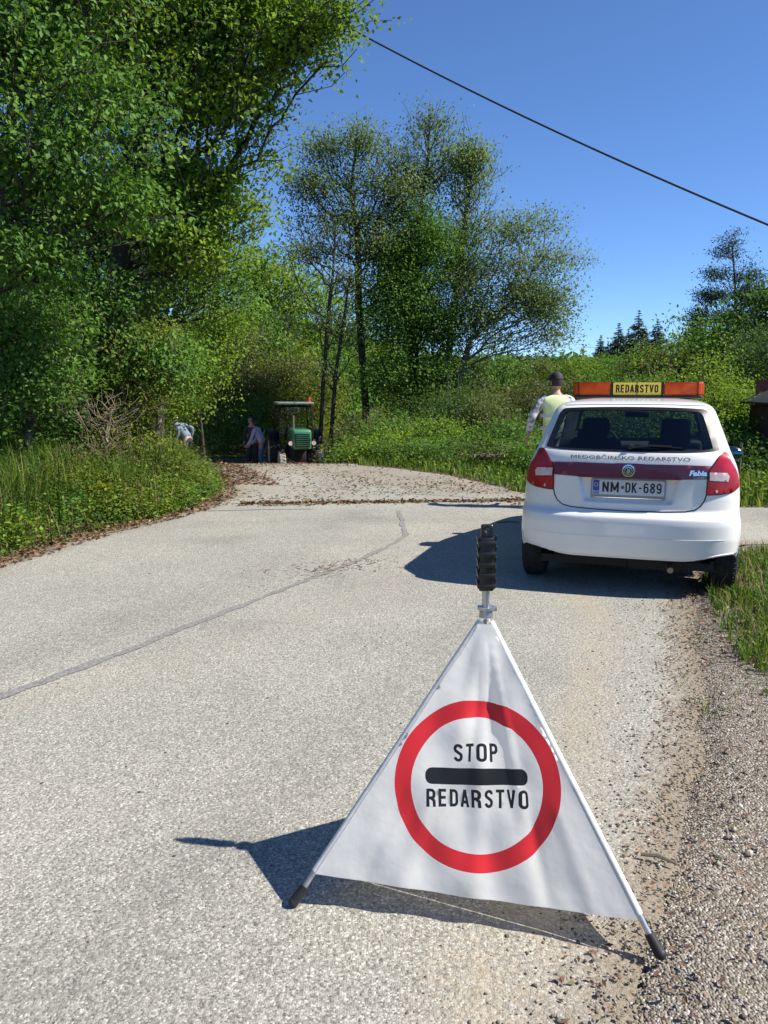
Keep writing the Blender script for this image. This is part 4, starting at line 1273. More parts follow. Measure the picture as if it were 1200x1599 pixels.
M['cloth'] = cloth_mat()
M['print_red'] = simple('print_red', (.72, .022, .03), .55)
M['print_black'] = simple('print_black', (.012, .012, .014), .5)
M['alu'] = simple('alu', (.55, .56, .58), .38, .85, var=.1, scale=40)
M['black_rubber'] = simple('black_rubber', (.018, .018, .02), .6, var=.3, scale=60)
M['black_plastic'] = simple('black_plastic', (.015, .015, .016), .35)

sL = np.array([-.2786, 2.186, 0.018]); sR = np.array([.7574, 1.958, 0.018]); sG = np.array([.312, 2.371])
sgn = empty('warning_sign', (sG[0], sG[1], .018), 0, 'white folding fabric warning sign with red ring standing on three legs in the foreground', 'warning sign')
o3 = np.array([sG[0], sG[1], .018])
sB = np.array([.4367, 2.969, .018])
apex = np.array([sG[0], sG[1], .875])
feet = [sL - o3, sR - o3, sB - o3]; ap = apex - o3


def leg(ft):
    d = (ap - ft); d = d / np.linalg.norm(d)
    t0 = ap - np.array([0, 0, .012]) + (ft - ap) * .02
    mb = MB(); mb.cyl(t0, ft + d * .05, .0085, seg=14)
    mb.cyl(ft + d * .13, ft + d * .50, .0105, seg=14)
    l = mb.build('leg', M['alu'], sgn)
    mb = MB(); mb.cyl(ft + d * .128, ap - d * .03, .0112, seg=18, cap=False); mb.build('cloth_sleeve', M['cloth'], sgn)
    mb = MB(); mb.cyl(ft + d * .012 + np.array([0, 0, .004]), ft + d * .075, .0165, .0135, seg=16); mb.sph(ft + d * .014 + np.array([0, 0, .006]), .0165)
    mb.build('foot_cap', M['black_rubber'], l)


for ft in feet: leg(ft)


def panel_f(a, b, k, fold=True):
    """cloth between the legs that end in a and b; coordinates: s along the ground edge, t up the slope"""
    mid = (a + b) / 2; u = (b - a); Lh = np.linalg.norm(u); u = u / Lh
    w = ap - mid; Hh = np.linalg.norm(w); w = w / Hh
    nrm = np.cross(u, w)
    def f(st):
        st = np.asarray(st, float); s, t = st[:, 0], st[:, 1]
        v = np.clip(1 - t / Hh, .02, 1)
        half = v * Lh / 2
        un = np.clip(s / half, -1, 1)
        edge = (1 - un ** 2)
        d = -.030 * edge * v
        if fold:
            def crease(c, wd, am, lo=0, hi=1): return am * np.exp(-((un - c) / wd) ** 2) * ss((v - lo) / .12) * (1 - ss((v - hi) / .12))
            W = v ** .5
            d = d + W * (crease(.03, .075, .006, 0, 1.2) + crease(.22, .18, -.004, .0, .75) + crease(.42, .06, .006, .05, .62) + crease(-.25, .12, .006, .05, .5))
            d = d + edge * (crease(.47, .06, -.006, .58, 1.1) + crease(-.42, .07, .005, .55, 1.1) + crease(-.68, .05, -.0035, .55, 1.1) + crease(.74, .05, .005, .55, 1.1))
            d = d + .0035 * np.sin(s * 31 + t * 17) * edge + .0012 * np.sin(s * 13 - t * 40 + 1) * edge + .003 * np.sin((s - .4 * t) * 42 + 2) * edge * np.exp(-((v - .25) / .3) ** 2)
            d = d - .004 * edge * np.exp(-((t - .62 - .3 * s) / .03) ** 2)
        else:
            d = d + .006 * np.sin(s * 25 + t * 9 + k) * edge + .004 * np.sin(s * 9 - t * 30) * edge
        return mid + u * s[:, None] + w * t[:, None] + nrm * d[:, None]
    return f, Lh, Hh, nrm


for pi, (a, b) in enumerate([(feet[0], feet[1]), (feet[1], feet[2]), (feet[2], feet[0])]):
    f, Lh, Hh, nrm = panel_f(a, b, pi, pi == 0)
    outw = (lambda P_, n_=nrm: np.tile(n_, (len(P_), 1)))
    # outline of the cloth: sleeve round the top, slightly curved lower hem
    tb = .112 if pi == 0 else .094
    hw = lambda t: Lh / 2 * (1 - t / Hh)
    hem = [(x, tb + .012 * (x / hw(tb)) ** 2 * 0 - .010 * (1 - (x / hw(tb)) ** 2) - .010 - .004 * (x / hw(tb))) for x in np.linspace(-hw(tb) + .0015, hw(tb) - .0015, 40)]
    tt = Hh - .035
    ex = -.0015
    out = hem + [(hw(tt) + ex, tt), (-hw(tt) - ex, tt)]
    if pi:
        patch('fabric_panel', out, f, M['cloth'], sgn, off=.0105, step=.016, outward=outw)
        continue
    # front cloth: the printed shapes are regions of the same surface
    C0 = (0.0, .407); rot = R(4.6)
    def place(pp):
        c, s_ = math.cos(rot), math.sin(rot)
        return [(C0[0] + x * c - y * s_, C0[1] + x * s_ + y * c) for x, y in pp]
    def dens(l, dn=.012):
        o = []
        for i in range(len(l)):
            a_ = np.array(l[i]); b_ = np.array(l[(i + 1) % len(l)]); k = max(1, int(np.linalg.norm(b_ - a_) / dn))
            o += [tuple(a_ + (b_ - a_) * j / k) for j in range(k)]
        return o
    ro, ri = place(circle(0, -.003, .245, 140)), place(circle(0, -.003, .194, 120))
    bar = place(rrect(-.152, .152, -.001, .046, .02))
    glyph_polys = [place([(x, .064 + y) for x, y in g]) for g in letter_polys('STOP', .052, .128, gap=.17)] + \
                  [place([(x, -.066 + y) for x, y in g]) for g in letter_polys('REDARSTVO', .052, .298, gap=.17)]
    outl_ = dens(out)
    pts = []; edges = []
    for lp_ in [outl_, ro, ri, dens(bar), *glyph_polys]:
        s0 = len(pts); pts += [Vector(q_) for q_ in lp_]; edges += [(s0 + i, s0 + (i + 1) % len(lp_)) for i in range(len(lp_))]
    xs = [q_[0] for q_ in outl_]; ys = [q_[1] for q_ in outl_]
    g = np.array(np.meshgrid(np.arange(min(xs), max(xs), .009), np.arange(min(ys), max(ys), .009))).reshape(2, -1).T
    ok = inpoly(g, outl_) & (polydist(g, outl_ + [outl_[0]]) > .004)
    pts += [Vector(q_) for q_ in g[ok]]
    rr_ = delaunay_2d_cdt(pts, edges, [], 0, 1e-6)
    V = np.array([(v.x, v.y) for v in rr_[0]]); T = np.array([q_ for q_ in rr_[2] if len(q_) == 3])
    cc = V[T].mean(1); k_ = inpoly(cc, outl_); T = T[k_]; cc = cc[k_]
    mi = np.zeros(len(T), dtype=np.int32)
    mi[inpoly(cc, ro) & ~inpoly(cc, ri)] = 1
    blk = inpoly(cc, bar)
    for gp in glyph_polys: blk |= inpoly(cc, gp)
    mi[blk] = 2
    fo = mk('fabric_panel', surf(f, V, .0135, outw), T, M['cloth'], sgn, smooth=True)
    fo.data.materials.append(M['print_red']); fo.data.materials.append(M['print_black'])
    fo.data.polygons.foreach_set('material_index', mi)

# collar, stem and ridged grip
mb = MB(); mb.cyl(ap + [0, 0, -.012], ap + [0, 0, .008], .022, .020, 20); mb.cyl(ap + [0, 0, .012], ap + [0, 0, .020], .027, .027, 20); mb.cyl(ap + [0, 0, .008], ap + [0, 0, .012], .018, .018, 20)
mb.box(ap + [.026, 0, .014], (.014, .012, .016), bev=.002)
mb.build('collar', M['alu'], sgn)
mb = MB(); mb.cyl(ap + [-.002, 0, 0], ap + [-.002, 0, .10], .0115, seg=16); mb.cyl(ap + [.004, -.011, .02], ap + [.004, -.011, .09], .003, seg=8)
mb.build('stem', M['alu'], sgn)
gz = ap[2] + .068
mb = MB()
mb.box((ap[0] - .002, ap[1], gz + .085), (.046, .030, .165), bev=.006)
for i in range(5):
    z = gz + .018 + i * .033
    mb.box((ap[0] - .002, ap[1], z), (.0545, .038, .013), bev=.003)
    for sx_ in (-1, 1):
        mb.box((ap[0] - .002 + sx_ * .027, ap[1], z + .016), (.006, .024, .016), rot=(0, sx_ * .25, 0), bev=.0015)
mb.build('grip', M['black_plastic'], sgn)
# strap tab with its hole
V, T = sheet(rrect(-.018, .018, 0, .042, .006), .012, [circle(0, .026, .006, 14)[::-1]])
V3 = np.column_stack([V[:, 0] + ap[0] - .002, np.full(len(V), ap[1] - .006), V[:, 1] + gz + .165])
V4 = V3 + [0, .012, 0]
nV = len(V3)
rim = []
for l in (rrect(-.018, .018, 0, .042, .006), circle(0, .026, .006, 14)):
    pass
tabo = mk('hanging_tab', np.concatenate([V3, V4]), np.concatenate([T, T[:, ::-1] + nV]), M['black_plastic'], sgn)
bm = bmesh.new(); bm.from_mesh(tabo.data); bm.edges.ensure_lookup_table()
be = [e for e in bm.edges if len(e.link_faces) == 1 and e.verts[0].index < nV]
bm.verts.ensure_lookup_table()
for e in be:
    i, j = e.verts[0].index, e.verts[1].index
    bm.faces.new((bm.verts[i], bm.verts[j], bm.verts[j + nV], bm.verts[i + nV]))
bmesh.ops.recalc_face_normals(bm, faces=bm.faces[:])
bm.to_mesh(tabo.data); bm.free()
# ------------------------------------------------------------------ white hatchback
def paint(name, col, rough=.28):
    m = simple(name, col, rough, 0, coat=.9, var=.035, scale=5)
    m.node_tree.nodes['Principled BSDF'].inputs['Coat Roughness'].default_value = .06
    return m


M['white_paint'] = paint('white_paint', (.84, .83, .78), .4)
M['stripe'] = simple('stripe', (.13, .012, .045), .35, coat=.4)
M['tyre'] = simple('tyre', (.022, .021, .021), .85, var=.35, scale=30, bump=.3)
M['rim'] = simple('rim', (.35, .36, .37), .35, .9)
M['mirror'] = simple('mirror', (.10, .22, .26), .1, 1.0)
M['chrome'] = simple('chrome', (.75, .76, .78), .12, 1.0)
M['interior'] = simple('interior', (.028, .032, .042), .8, var=.2, scale=30)
M['dark_trim'] = simple('dark_trim', (.012, .012, .013), .3)
M['underbody'] = simple('underbody', (.015, .015, .015), .8)
M['exhaust'] = simple('exhaust', (.30, .27, .23), .5, .8)
M['orange_lens'] = None
M['plate_white'] = simple('plate_white', (.62, .66, .66), .4)
M['plate_blue'] = simple('plate_blue', (.02, .07, .42), .4)
M['yellow_panel'] = simple('yellow_panel', (.82, .62, .06), .45)
M['frame_grey'] = simple('frame_grey', (.30, .33, .34), .45)
M['letter_grey'] = simple('letter_grey', (.10, .11, .14), .5)


def glass_mat(name, tint, fac=.12, rough=.0):
    m, nt, N, L, P = new_mat(name)
    t = N.new('ShaderNodeBsdfTransparent'); t.inputs['Color'].default_value = (*tint, 1)
    g = N.new('ShaderNodeBsdfGlossy'); g.inputs['Roughness'].default_value = .02; g.inputs['Color'].default_value = (.9, .95, 1, 1)
    fr = N.new('ShaderNodeFresnel'); fr.inputs['IOR'].default_value = 1.5
    mx = N.new('ShaderNodeMixShader')
    L.new(fr.outputs['Fac'], mx.inputs['Fac']); L.new(t.outputs[0], mx.inputs[1]); L.new(g.outputs[0], mx.inputs[2])
    L.new(mx.outputs[0], N['Material Output'].inputs['Surface'])
    return m


M['tinted_glass'] = glass_mat('tinted_glass', (.30, .38, .38))
M['clear_glass'] = glass_mat('clear_glass', (.75, .82, .80))


def lens_mat(name, c1, c2, scale=90):
    m, nt, N, L, P = new_mat(name)
    tc = N.new('ShaderNodeTexCoord')
    w = N.new('ShaderNodeTexNoise'); w.inputs['Scale'].default_value = 9; w.inputs['Detail'].default_value = 3
    L.new(tc.outputs['Object'], w.inputs['Vector'])
    r = ramp(N, [(.35, c1), (.65, c2)]); L.new(w.outputs['Fac'], r.inputs['Fac']); L.new(r.outputs['Color'], P.inputs['Base Color'])
    P.inputs['Roughness'].default_value = .22; P.inputs['Coat Weight'].default_value = .4; P.inputs['Coat Roughness'].default_value = .04
    P.inputs['Subsurface Weight'].default_value = 0
    wv = N.new('ShaderNodeTexWave'); wv.inputs['Scale'].default_value = scale; wv.bands_direction = 'X'
    L.new(tc.outputs['Object'], wv.inputs['Vector'])
    b = N.new('ShaderNodeBump'); b.inputs['Strength'].default_value = .35; b.inputs['Distance'].default_value = .003
    L.new(wv.outputs['Fac'], b.inputs['Height']); L.new(b.outputs['Normal'], P.inputs['Normal'])
    return m


M['red_lens'] = lens_mat('red_lens', (.26, .002, .008), (.48, .005, .014))
M['clear_lens'] = lens_mat('clear_lens', (.55, .42, .42), (.75, .62, .6))
M['orange_lens'] = lens_mat('orange_lens', (.50, .05, .006), (.70, .10, .01), 40)
M['amber_lens'] = M['orange_lens']

ZT = np.array([  # z, half width, rear y, rear corner depth, front y, front corner depth
    (.17, .70, .16, .40, 3.74, .7), (.23, .77, .085, .40, 3.82, .7), (.285, .802, .028, .38, 3.88, .7), (.34, .815, .006, .37, 3.90, .7), (.45, .822, -.004, .36, 3.93, .7),
    (.56, .823, .0, .36, 3.93, .7), (.600, .822, .008, .36, 3.92, .7), (.622, .820, .028, .36, 3.91, .7), (.64, .819, .058, .35, 3.90, .7), (.665, .817, .074, .35, 3.89, .72),
    (.75, .814, .082, .34, 3.86, .75), (.80, .81, .086, .34, 3.80, .8), (.86, .805, .090, .34, 3.66, .9), (.92, .797, .094, .34, 3.42, .9), (.97, .785, .098, .33, 3.12, .8), (1.01, .770, .103, .33, 2.93, .6),
    (1.05, .752, .113, .32, 2.86, .5), (1.085, .735, .130, .31, 2.80, .48), (1.12, .722, .165, .31, 2.73, .46), (1.20, .694, .242, .30, 2.58, .44), (1.30, .657, .330, .29, 2.38, .42),
    (1.385, .625, .400, .29, 2.20, .40), (1.42, .604, .430, .30, 2.10, .42), (1.443, .575, .49, .33, 2.0, .45), (1.46, .530, .58, .36, 1.88, .5), (1.472, .46, .75, .38, 1.75, .5), (1.480, .34, 1.0, .30, 1.6, .3)])


def zi(k):
    xs = ZT[:, 0]; ys = ZT[:, k]
    # smooth (Catmull) resampling of the table
    zz = np.linspace(xs[0], xs[-1], 900); lin = np.interp(zz, xs, ys)
    ker = np.ones(9) / 9; pad = np.concatenate([np.full(4, lin[0]), lin, np.full(4, lin[-1])])
    sm = np.convolve(pad, ker, 'valid')
    return lambda z: np.interp(z, zz, sm)


w_, yr_, Dr_, yf_, Df_ = [zi(k) for k in (1, 2, 3, 4, 5)]
NE = 3.3


def recess(x, z):
    """number plate recess in the tailgate"""
    t = np.clip((z - .70) / .2, 0, 1)
    hw = .315 + .045 * t
    bx = 1 - ss((np.abs(x) - hw) / .03 + .5)
    bz = ss((z - .715) / .03 + .5) * (1 - ss((z - .897) / .014 + .5))
    return .034 * bx * bz


def rear_y(x, z):
    q = np.clip(np.abs(x) / w_(z), 0, .9999)
    return yr_(z) + Dr_(z) * (1 - (1 - q ** NE) ** (1 / NE))


def f_rear(P_):  # (x, z)
    P_ = np.asarray(P_, float); x, z = P_[:, 0], P_[:, 1]
    return np.stack([x, rear_y(x, z) + recess(x, z), z], 1)


def f_rear_flat(P_):
    P_ = np.asarray(P_, float); x, z = P_[:, 0], P_[:, 1]
    return np.stack([x, rear_y(x, z), z], 1)


def f_arc(P_):  # (signed angle, z): follows the rear corner round to the side
    P_ = np.asarray(P_, float); a, z = P_[:, 0], P_[:, 1]
    aa = np.clip(np.abs(a), 0, math.pi / 2)
    sx = np.sin(aa) ** (2 / NE) * np.sign(a); cy = np.cos(aa) ** (2 / NE)
    extra = np.maximum(0, np.abs(a) - math.pi / 2)
    return np.stack([sx * w_(z), yr_(z) + Dr_(z) * (1 - cy) + extra, z], 1)


def ax(x, z):
    return math.copysign(math.asin(min(1, abs(x) / float(w_(z))) ** (NE / 2)), x)


def side_x(y, z):
    w = w_(z); yr = yr_(z); Dr = Dr_(z); yf = yf_(z); Df = Df_(z)
    t = np.clip((yr + Dr - y) / Dr, 0, 1); t2 = np.clip((y - (yf - Df)) / Df, 0, 1)
    return w * (1 - np.maximum(t, t2) ** NE) ** (1 / NE)


def f_side(sgn_):
    def f(P_):
        P_ = np.asarray(P_, float); y, z = P_[:, 0], P_[:, 1]
        return np.stack([sgn_ * side_x(y, z), y, z], 1)
    return f


def f_front(P_):
    P_ = np.asarray(P_, float); x, z = P_[:, 0], P_[:, 1]
    q = np.clip(np.abs(x) / w_(z), 0, .9999)
    return np.stack([x, yf_(z) - Df_(z) * (1 - (1 - q ** NE) ** (1 / NE)), z], 1)


outw = lambda P_: P_ - np.array([0, 1.95, .8])
CAR_YAW = R(-18.5)
car = empty('patrol_car', (1.775, 5.79, .018), CAR_YAW, 'white hatchback patrol car with burgundy stripe and orange light bar parked at the roadside', 'car')

car.scale = (.972, .972, .972)
# --- body shell
q = np.concatenate([np.linspace(0, .94, 66), [1 - (1 - .94) * (1 - t) ** 2 for t in np.linspace(.12, 1, 12)]])
q = np.concatenate([-q[::-1], q[1:]])
sfr = np.linspace(0, 1, 92)[1:-1]
qf = np.sin(np.linspace(-math.pi / 2, math.pi / 2, 44)); qf = np.sign(qf) * np.abs(qf) ** .6
zs = np.unique(np.concatenate([np.arange(.17, .6, .014), np.arange(.6, .72, .0075), np.arange(.72, 1.10, .0115), np.arange(1.10, 1.44, .013), np.linspace(1.44, 1.48, 9)]))
rings = []
for z in zs:
    w = float(w_(z))
    xr = q * w
    zz = np.full(len(xr), z)
    rear = np.stack([xr, rear_y(xr, zz) + recess(xr, zz), zz], 1)
    y0 = float(yr_(z) + Dr_(z)); y1 = float(yf_(z) - Df_(z))
    ys = y0 + (y1 - y0) * sfr
    rs = np.stack([np.full(len(ys), w), ys, np.full(len(ys), z)], 1)
    qq = np.clip(np.abs(qf), 0, 1)
    fr = np.stack([-qf * w * -1, float(yf_(z)) - float(Df_(z)) * (1 - (1 - qq ** NE) ** (1 / NE)), np.full(len(qf), z)], 1)[::-1]
    ls = np.stack([np.full(len(ys), -w), ys[::-1], np.full(len(ys), z)], 1)
    rings.append(np.concatenate([rear, rs, fr, ls]))
nr = len(rings[0]); nz = len(zs)
V = np.concatenate(rings)
I = np.arange(nr * nz).reshape(nz, nr); J = np.roll(I, -1, 1)
F = np.stack([I[:-1], J[:-1], J[1:], I[1:]], -1).reshape(-1, 4)
c = V[F].mean(1)
# openings
rw_o = chaikin([(-.640, 1.098), (0, 1.090), (.640, 1.098), (.634, 1.14), (.584, 1.31), (.556, 1.395), (.50, 1.414), (0, 1.424), (-.50, 1.414), (-.556, 1.395), (-.584, 1.31), (-.634, 1.14)], 2)
rw_i = [(x * .925, 1.098 + (z - 1.098) * .90 + .010) for x, z in rw_o]
rw_cut = [(x * .955, 1.098 + (z - 1.098) * .94 + .006) for x, z in rw_o]
ws_o = chaikin([(-.70, 1.02), (0, 1.005), (.70, 1.02), (.60, 1.30), (.565, 1.375), (.3, 1.395), (-.3, 1.395), (-.565, 1.375), (-.60, 1.30)], 2)
ws_cut = [(x * .95, 1.2 + (z - 1.2) * .93) for x, z in ws_o]
sw = [chaikin([(.72, 1.10), (.70, 1.14), (.84, 1.34), (.90, 1.365), (1.40, 1.372), (1.42, 1.36), (1.42, 1.06), (1.40, 1.05), (.78, 1.075)], 1),
      chaikin([(1.50, 1.05), (1.485, 1.07), (1.485, 1.36), (1.50, 1.372), (1.78, 1.366), (1.86, 1.34), (2.34, 1.07), (2.32, 1.045)], 1)]
sw_cut = [[(np.mean([a for a, b in s_]) + (y - np.mean([a for a, b in s_])) * .94, 1.21 + (z - 1.21) * .9) for y, z in s_] for s_ in sw]
isrear = c[:, 1] < 1.0; isside = np.abs(c[:, 0]) > .5
cut = inpoly(c[:, [0, 2]], rw_cut) & (c[:, 1] < .75)
cut |= inpoly(c[:, [0, 2]], ws_cut) & (c[:, 1] > 1.9)
for s_ in sw_cut: cut |= inpoly(c[:, [1, 2]], s_) & isside & (c[:, 1] > .66) & (np.abs(c[:, 0]) > side_x(c[:, 1], c[:, 2]) * .985)
cut |= (c[:, 1] < .9) & (c[:, 2] < .292 + .055 * ss((np.abs(c[:, 0]) - .40) / .36))
WY = (.575, 3.06); WR = .300
for yc in WY: cut |= ((c[:, 1] - yc) ** 2 + (c[:, 2] - .30) ** 2 < .345 ** 2) & (np.abs(c[:, 0]) > .52)
body = mk('body', V, [F[~cut], I[-1][None, :], ], M['white_paint'], car, smooth=True)
# inner roof lining and floor
mb = MB(); mb.box((0, 1.85, .22), (1.3, 3.3, .06)); mb.box((0, .36, .42), (1.1, .3, .34)); mb.box((0, 2.0, .26), (1.08, 2.4, .12)); mb.cyl((-.6, .62, .28), (.6, .62, .28), .05)
mb.box((0, 3.1, .5), (1.0, 1.0, .4)); mb.build('underbody', M['underbody'], car)
mb = MB(); mb.box((.22, .30, .235), (.42, .26, .13), bev=.04); mb.build('silencer', M['underbody'], car)
mb = MB(); mb.tube([(.30, .34, .235), (.32, .18, .225), (.335, .06, .21)], .023, 12); mb.build('exhaust_pipe', M['exhaust'], car)
# wheel arch liners
for sx_ in (-1, 1):
    for yc in WY:
        mb = MB(); n_ = 20
        for r0, x0 in ((.35, .56), (.35, .80)): pass
        pts = [(yc + .352 * math.cos(t), .30 + .352 * math.sin(t)) for t in np.linspace(.04, math.pi - .04, n_)]
        rows = [[mb.bm.verts.new((sx_ * x0, y, z)) for y, z in pts] for x0 in (.55, .795)]
        for i in range(n_ - 1): mb.bm.faces.new((rows[0][i], rows[0][i + 1], rows[1][i + 1], rows[1][i]))
        mb.bm.faces.new(rows[0])
        mb.build('wheel_arch', M['underbody'], car)
        # painted lip
        lo_ = [(yc + .362 * math.cos(t), .30 + .362 * math.sin(t)) for t in np.linspace(.02 if yc < 1 else -.2, math.pi - .06 if yc < 1 else math.pi + .2, 40)]
        li_ = [(yc + .335 * math.cos(t), .30 + .335 * math.sin(t)) for t in np.linspace(math.pi - .06 if yc < 1 else math.pi + .2, .02 if yc < 1 else -.2, 40)]
        patch('arch_lip', lo_ + li_, f_side(sx_), M['white_paint'], car, off=.005, thick=.02, step=.04, outward=outw, dens=.06)

# --- glass with dark borders
gl = patch('rear_window', rw_o, f_rear_flat, M['tinted_glass'], car, off=.003, step=.05, outward=outw)
patch('border', rw_o, f_rear_flat, M['dark_trim'], gl, off=.005, thick=.008, step=.03, holes=[rw_i], outward=outw)
gl = patch('windscreen', ws_o, f_front, M['clear_glass'], car, off=.003, step=.06, outward=outw)
patch('border', ws_o, f_front, M['dark_trim'], gl, off=.005, thick=.008, step=.04, holes=[[(x * .91, 1.2 + (z - 1.2) * .87) for x, z in ws_o]], outward=outw)
for sx_ in (-1, 1):
    for s_ in sw:
        cy_ = np.mean([a for a, b in s_])
        gl = patch('side_window', s_, f_side(sx_), M['tinted_glass'] if cy_ < 1.4 else M['clear_glass'], car, off=.003, step=.06, outward=outw)
        patch('border', s_, f_side(sx_), M['dark_trim'], gl, off=.005, thick=.008, step=.04, holes=[[(cy_ + (y - cy_) * .90, 1.21 + (z - 1.21) * .84) for y, z in s_]], outward=outw)
    patch('door_pillar', [(1.425, 1.06), (1.49, 1.06), (1.49, 1.37), (1.425, 1.37)], f_side(sx_), M['dark_trim'], car, off=.004, thick=.006, step=.05, outward=outw)
    for pts in ([(1.46, .30), (1.46, 1.04)], [(2.55, .32), (2.62, .62), (2.60, 1.0)], [(1.455, .34), (2.50, .34)], [(.98, .64), (.80, .78), (.72, 1.04)], [(.98, .64), (1.02, .38), (1.45, .34)]):
        P3 = surf(f_side(sx_), np.concatenate([np.linspace(pts[i], pts[i + 1], 12) for i in range(len(pts) - 1)]), .001, outw)
        mb = MB(); mb.tube(P3, .0035, 5); mb.build('panel_gap', M['dark_trim'], car)
    for y in (1.60, .98 + .12):
        mb = MB(); px_ = float(side_x(y, .90)); mb.box((sx_ * (px_ + .018), y, .905), (.022, .15, .028), bev=.008); mb.build('door_handle', M['white_paint'], car)
    # mirror
    mb = MB(); mb.sph((sx_ * .915, 2.30, .93), (.095, .055, .075)); mb.box((sx_ * .82, 2.31, .92), (.14, .05, .03), bev=.008); mr_ = mb.build('door_mirror', M['dark_trim'], car)
    mb = MB(); mb.sph((sx_ * .915, 2.262, .93), (.085, .022, .058)); mb.build('mirror_glass', M['mirror'], mr_)
    # headlights
    patch('headlight', chaikin([(.46, .68), (.72, .68), (.78, .80), (.60, .82), (.46, .76)], 2) if sx_ > 0 else [(-x, z) for x, z in chaikin([(.46, .68), (.72, .68), (.78, .80), (.60, .82), (.46, .76)], 2)], f_front, M['clear_lens'], car, off=.006, thick=.01, step=.04, outward=outw)
patch('grille', rrect(-.36, .36, .62, .74, .04), f_front, M['dark_trim'], car, off=.006, thick=.01, step=.05, outward=outw)
patch('air_intake', rrect(-.45, .45, .30, .42, .04), f_front, M['dark_trim'], car, off=.006, thick=.01, step=.05, outward=outw)

# --- wheels
TW = .185
tp = [(.185, -.08), (.20, -.092), (.25, -.0925), (.283, -.085), (.298, -.066), (.300, -.03), (.300, .03), (.298, .066), (.283, .085), (.25, .0925), (.20, .092), (.185, .08)]
for sx_ in (-1, 1):
    for yc in WY:
        MX = Matrix.Translation((sx_ * .735, yc, WR)) @ Matrix.Rotation(sx_ * math.pi / 2, 4, 'Y')
        w = bpy.data.objects.new('wheel', None); COL.objects.link(w); w.parent = car; w.location = (0, 0, 0)
        mb = MB(); mb.lathe(tp, MX, 56)
        # tread blocks
        for k in range(44):
            th = 2 * math.pi * k / 44
            for h_, dth in ((-.058, 0), (-.02, .07), (.02, 0), (.058, .07)):
                Mb = MX @ Matrix.Rotation(th + dth, 4, 'Z') @ Matrix.Translation((.3005, 0, h_))
                mb.box((0, 0, 0), (.007, .030, .028), rot=Mb)
        mb.build('tyre', M['tyre'], w, smooth=True)
        mb = MB(); mb.lathe([(.186, .085), (.176, .078), (.17, .03), (.168, -.08)], MX, 48)
        mb.lathe([(.0, .055), (.03, .06), (.05, .05), (.055, .03)], MX, 24)
        for k in range(7):
            Mb = MX @ Matrix.Rotation(2 * math.pi * k / 7, 4, 'Z') @ Matrix.Translation((.108, 0, .052))
            mb.box((0, 0, 0), (.135, .036, .022), rot=Mb, bev=.006)
        mb.build('rim', M['rim'], w)
        mb = MB(); mb.lathe([(.0, .0), (.13, .0), (.13, .012), (0, .012)], MX, 24); mb.build('brake_disc', M['underbody'], w)

# --- tail lights
for sx_ in (-1, 1):
    pts = [(ax(.655, 1.08), 1.088), (ax(.628, 1.05), 1.055), (ax(.595, 1.0), 1.005), (ax(.568, .96), .960), (ax(.562, .90), .90), (ax(.560, .80), .800), (ax(.566, .79), .790), (ax(.66, .79), .796), (1.0, .808), (1.24, .835), (1.28, .86), (1.24, .95), (1.12, 1.04), (ax(.70, 1.08), 1.086), (ax(.68, 1.08), 1.094)]
    pts = [(sx_ * a, z) for a, z in chaikin(pts, 1)]
    cx_ = np.mean([p[0] for p in pts]); cz_ = np.mean([p[1] for p in pts])
    patch('lamp_seal', [(cx_ + (a - cx_) * 1.035, cz_ + (z - cz_) * 1.05) for a, z in pts], f_arc, M['dark_trim'], car, off=.005, thick=.006, step=.03, outward=outw)
    tl = patch('tail_light', pts, f_arc, M['red_lens'], car, off=.012, thick=.016, step=.03, outward=outw)
    rv = [(ax(.572, .90), .895), (ax(.70, .9), .885), (ax(.71, .9), .925), (ax(.69, .95), .95), (ax(.574, .93), .955)]
    patch('reversing_lens', [(sx_ * a, z) for a, z in rv], f_arc, M['clear_lens'], tl, off=.0145, thick=.004, step=.03, outward=outw)
    for x0 in (.625, .68):
        a0 = ax(x0, .825)
        patch('reflector_dot', [(sx_ * (a0 + dx), .815 + dz_) for dx, dz_ in circle(0, 0, .018, 16, .012)], f_arc, M['clear_lens'] if x0 < .65 else M['red_lens'], tl, off=.0145, thick=.004, step=.02, outward=outw)

# --- tailgate: shut line, stripe, trim, plate
def line_on(name, pts, r, m, parent, f=f_rear_flat, off=0.0, n=10):
    P2_ = np.concatenate([np.linspace(pts[i], pts[i + 1], n) for i in range(len(pts) - 1)])
    mb = MB(); mb.tube(surf(f, P2_, off, outw), r, 5); return mb.build(name, m, parent)


sh = [(-.562, .80), (-.548, .745), (-.525, .705), (-.485, .675), (-.42, .660), (-.25, .652), (0, .648), (.25, .652), (.42, .660), (.485, .675), (.525, .705), (.548, .745), (.562, .80)]
gate = line_on('tailgate_gap', sh, .005, M['dark_trim'], car, n=6)
tg_out = [(x, z) for x, z in sh] + [(.60, .90), (.62, 1.0), (-.62, 1.0), (-.60, .90)]
st = [(-.600, .905), (-.30, .895), (0, .892), (.30, .895), (.600, .905), (.603, .945), (.625, 1.000), (.40, 1.006), (.12, 1.004), (.06, 1.008), (-.06, 1.008), (-.12, 1.004), (-.40, 1.006), (-.625, 1.000), (-.603, .945)]
stripe = patch('stripe', st, f_rear_flat, M['stripe'], car, off=.0035, thick=.0, step=.03, outward=outw)
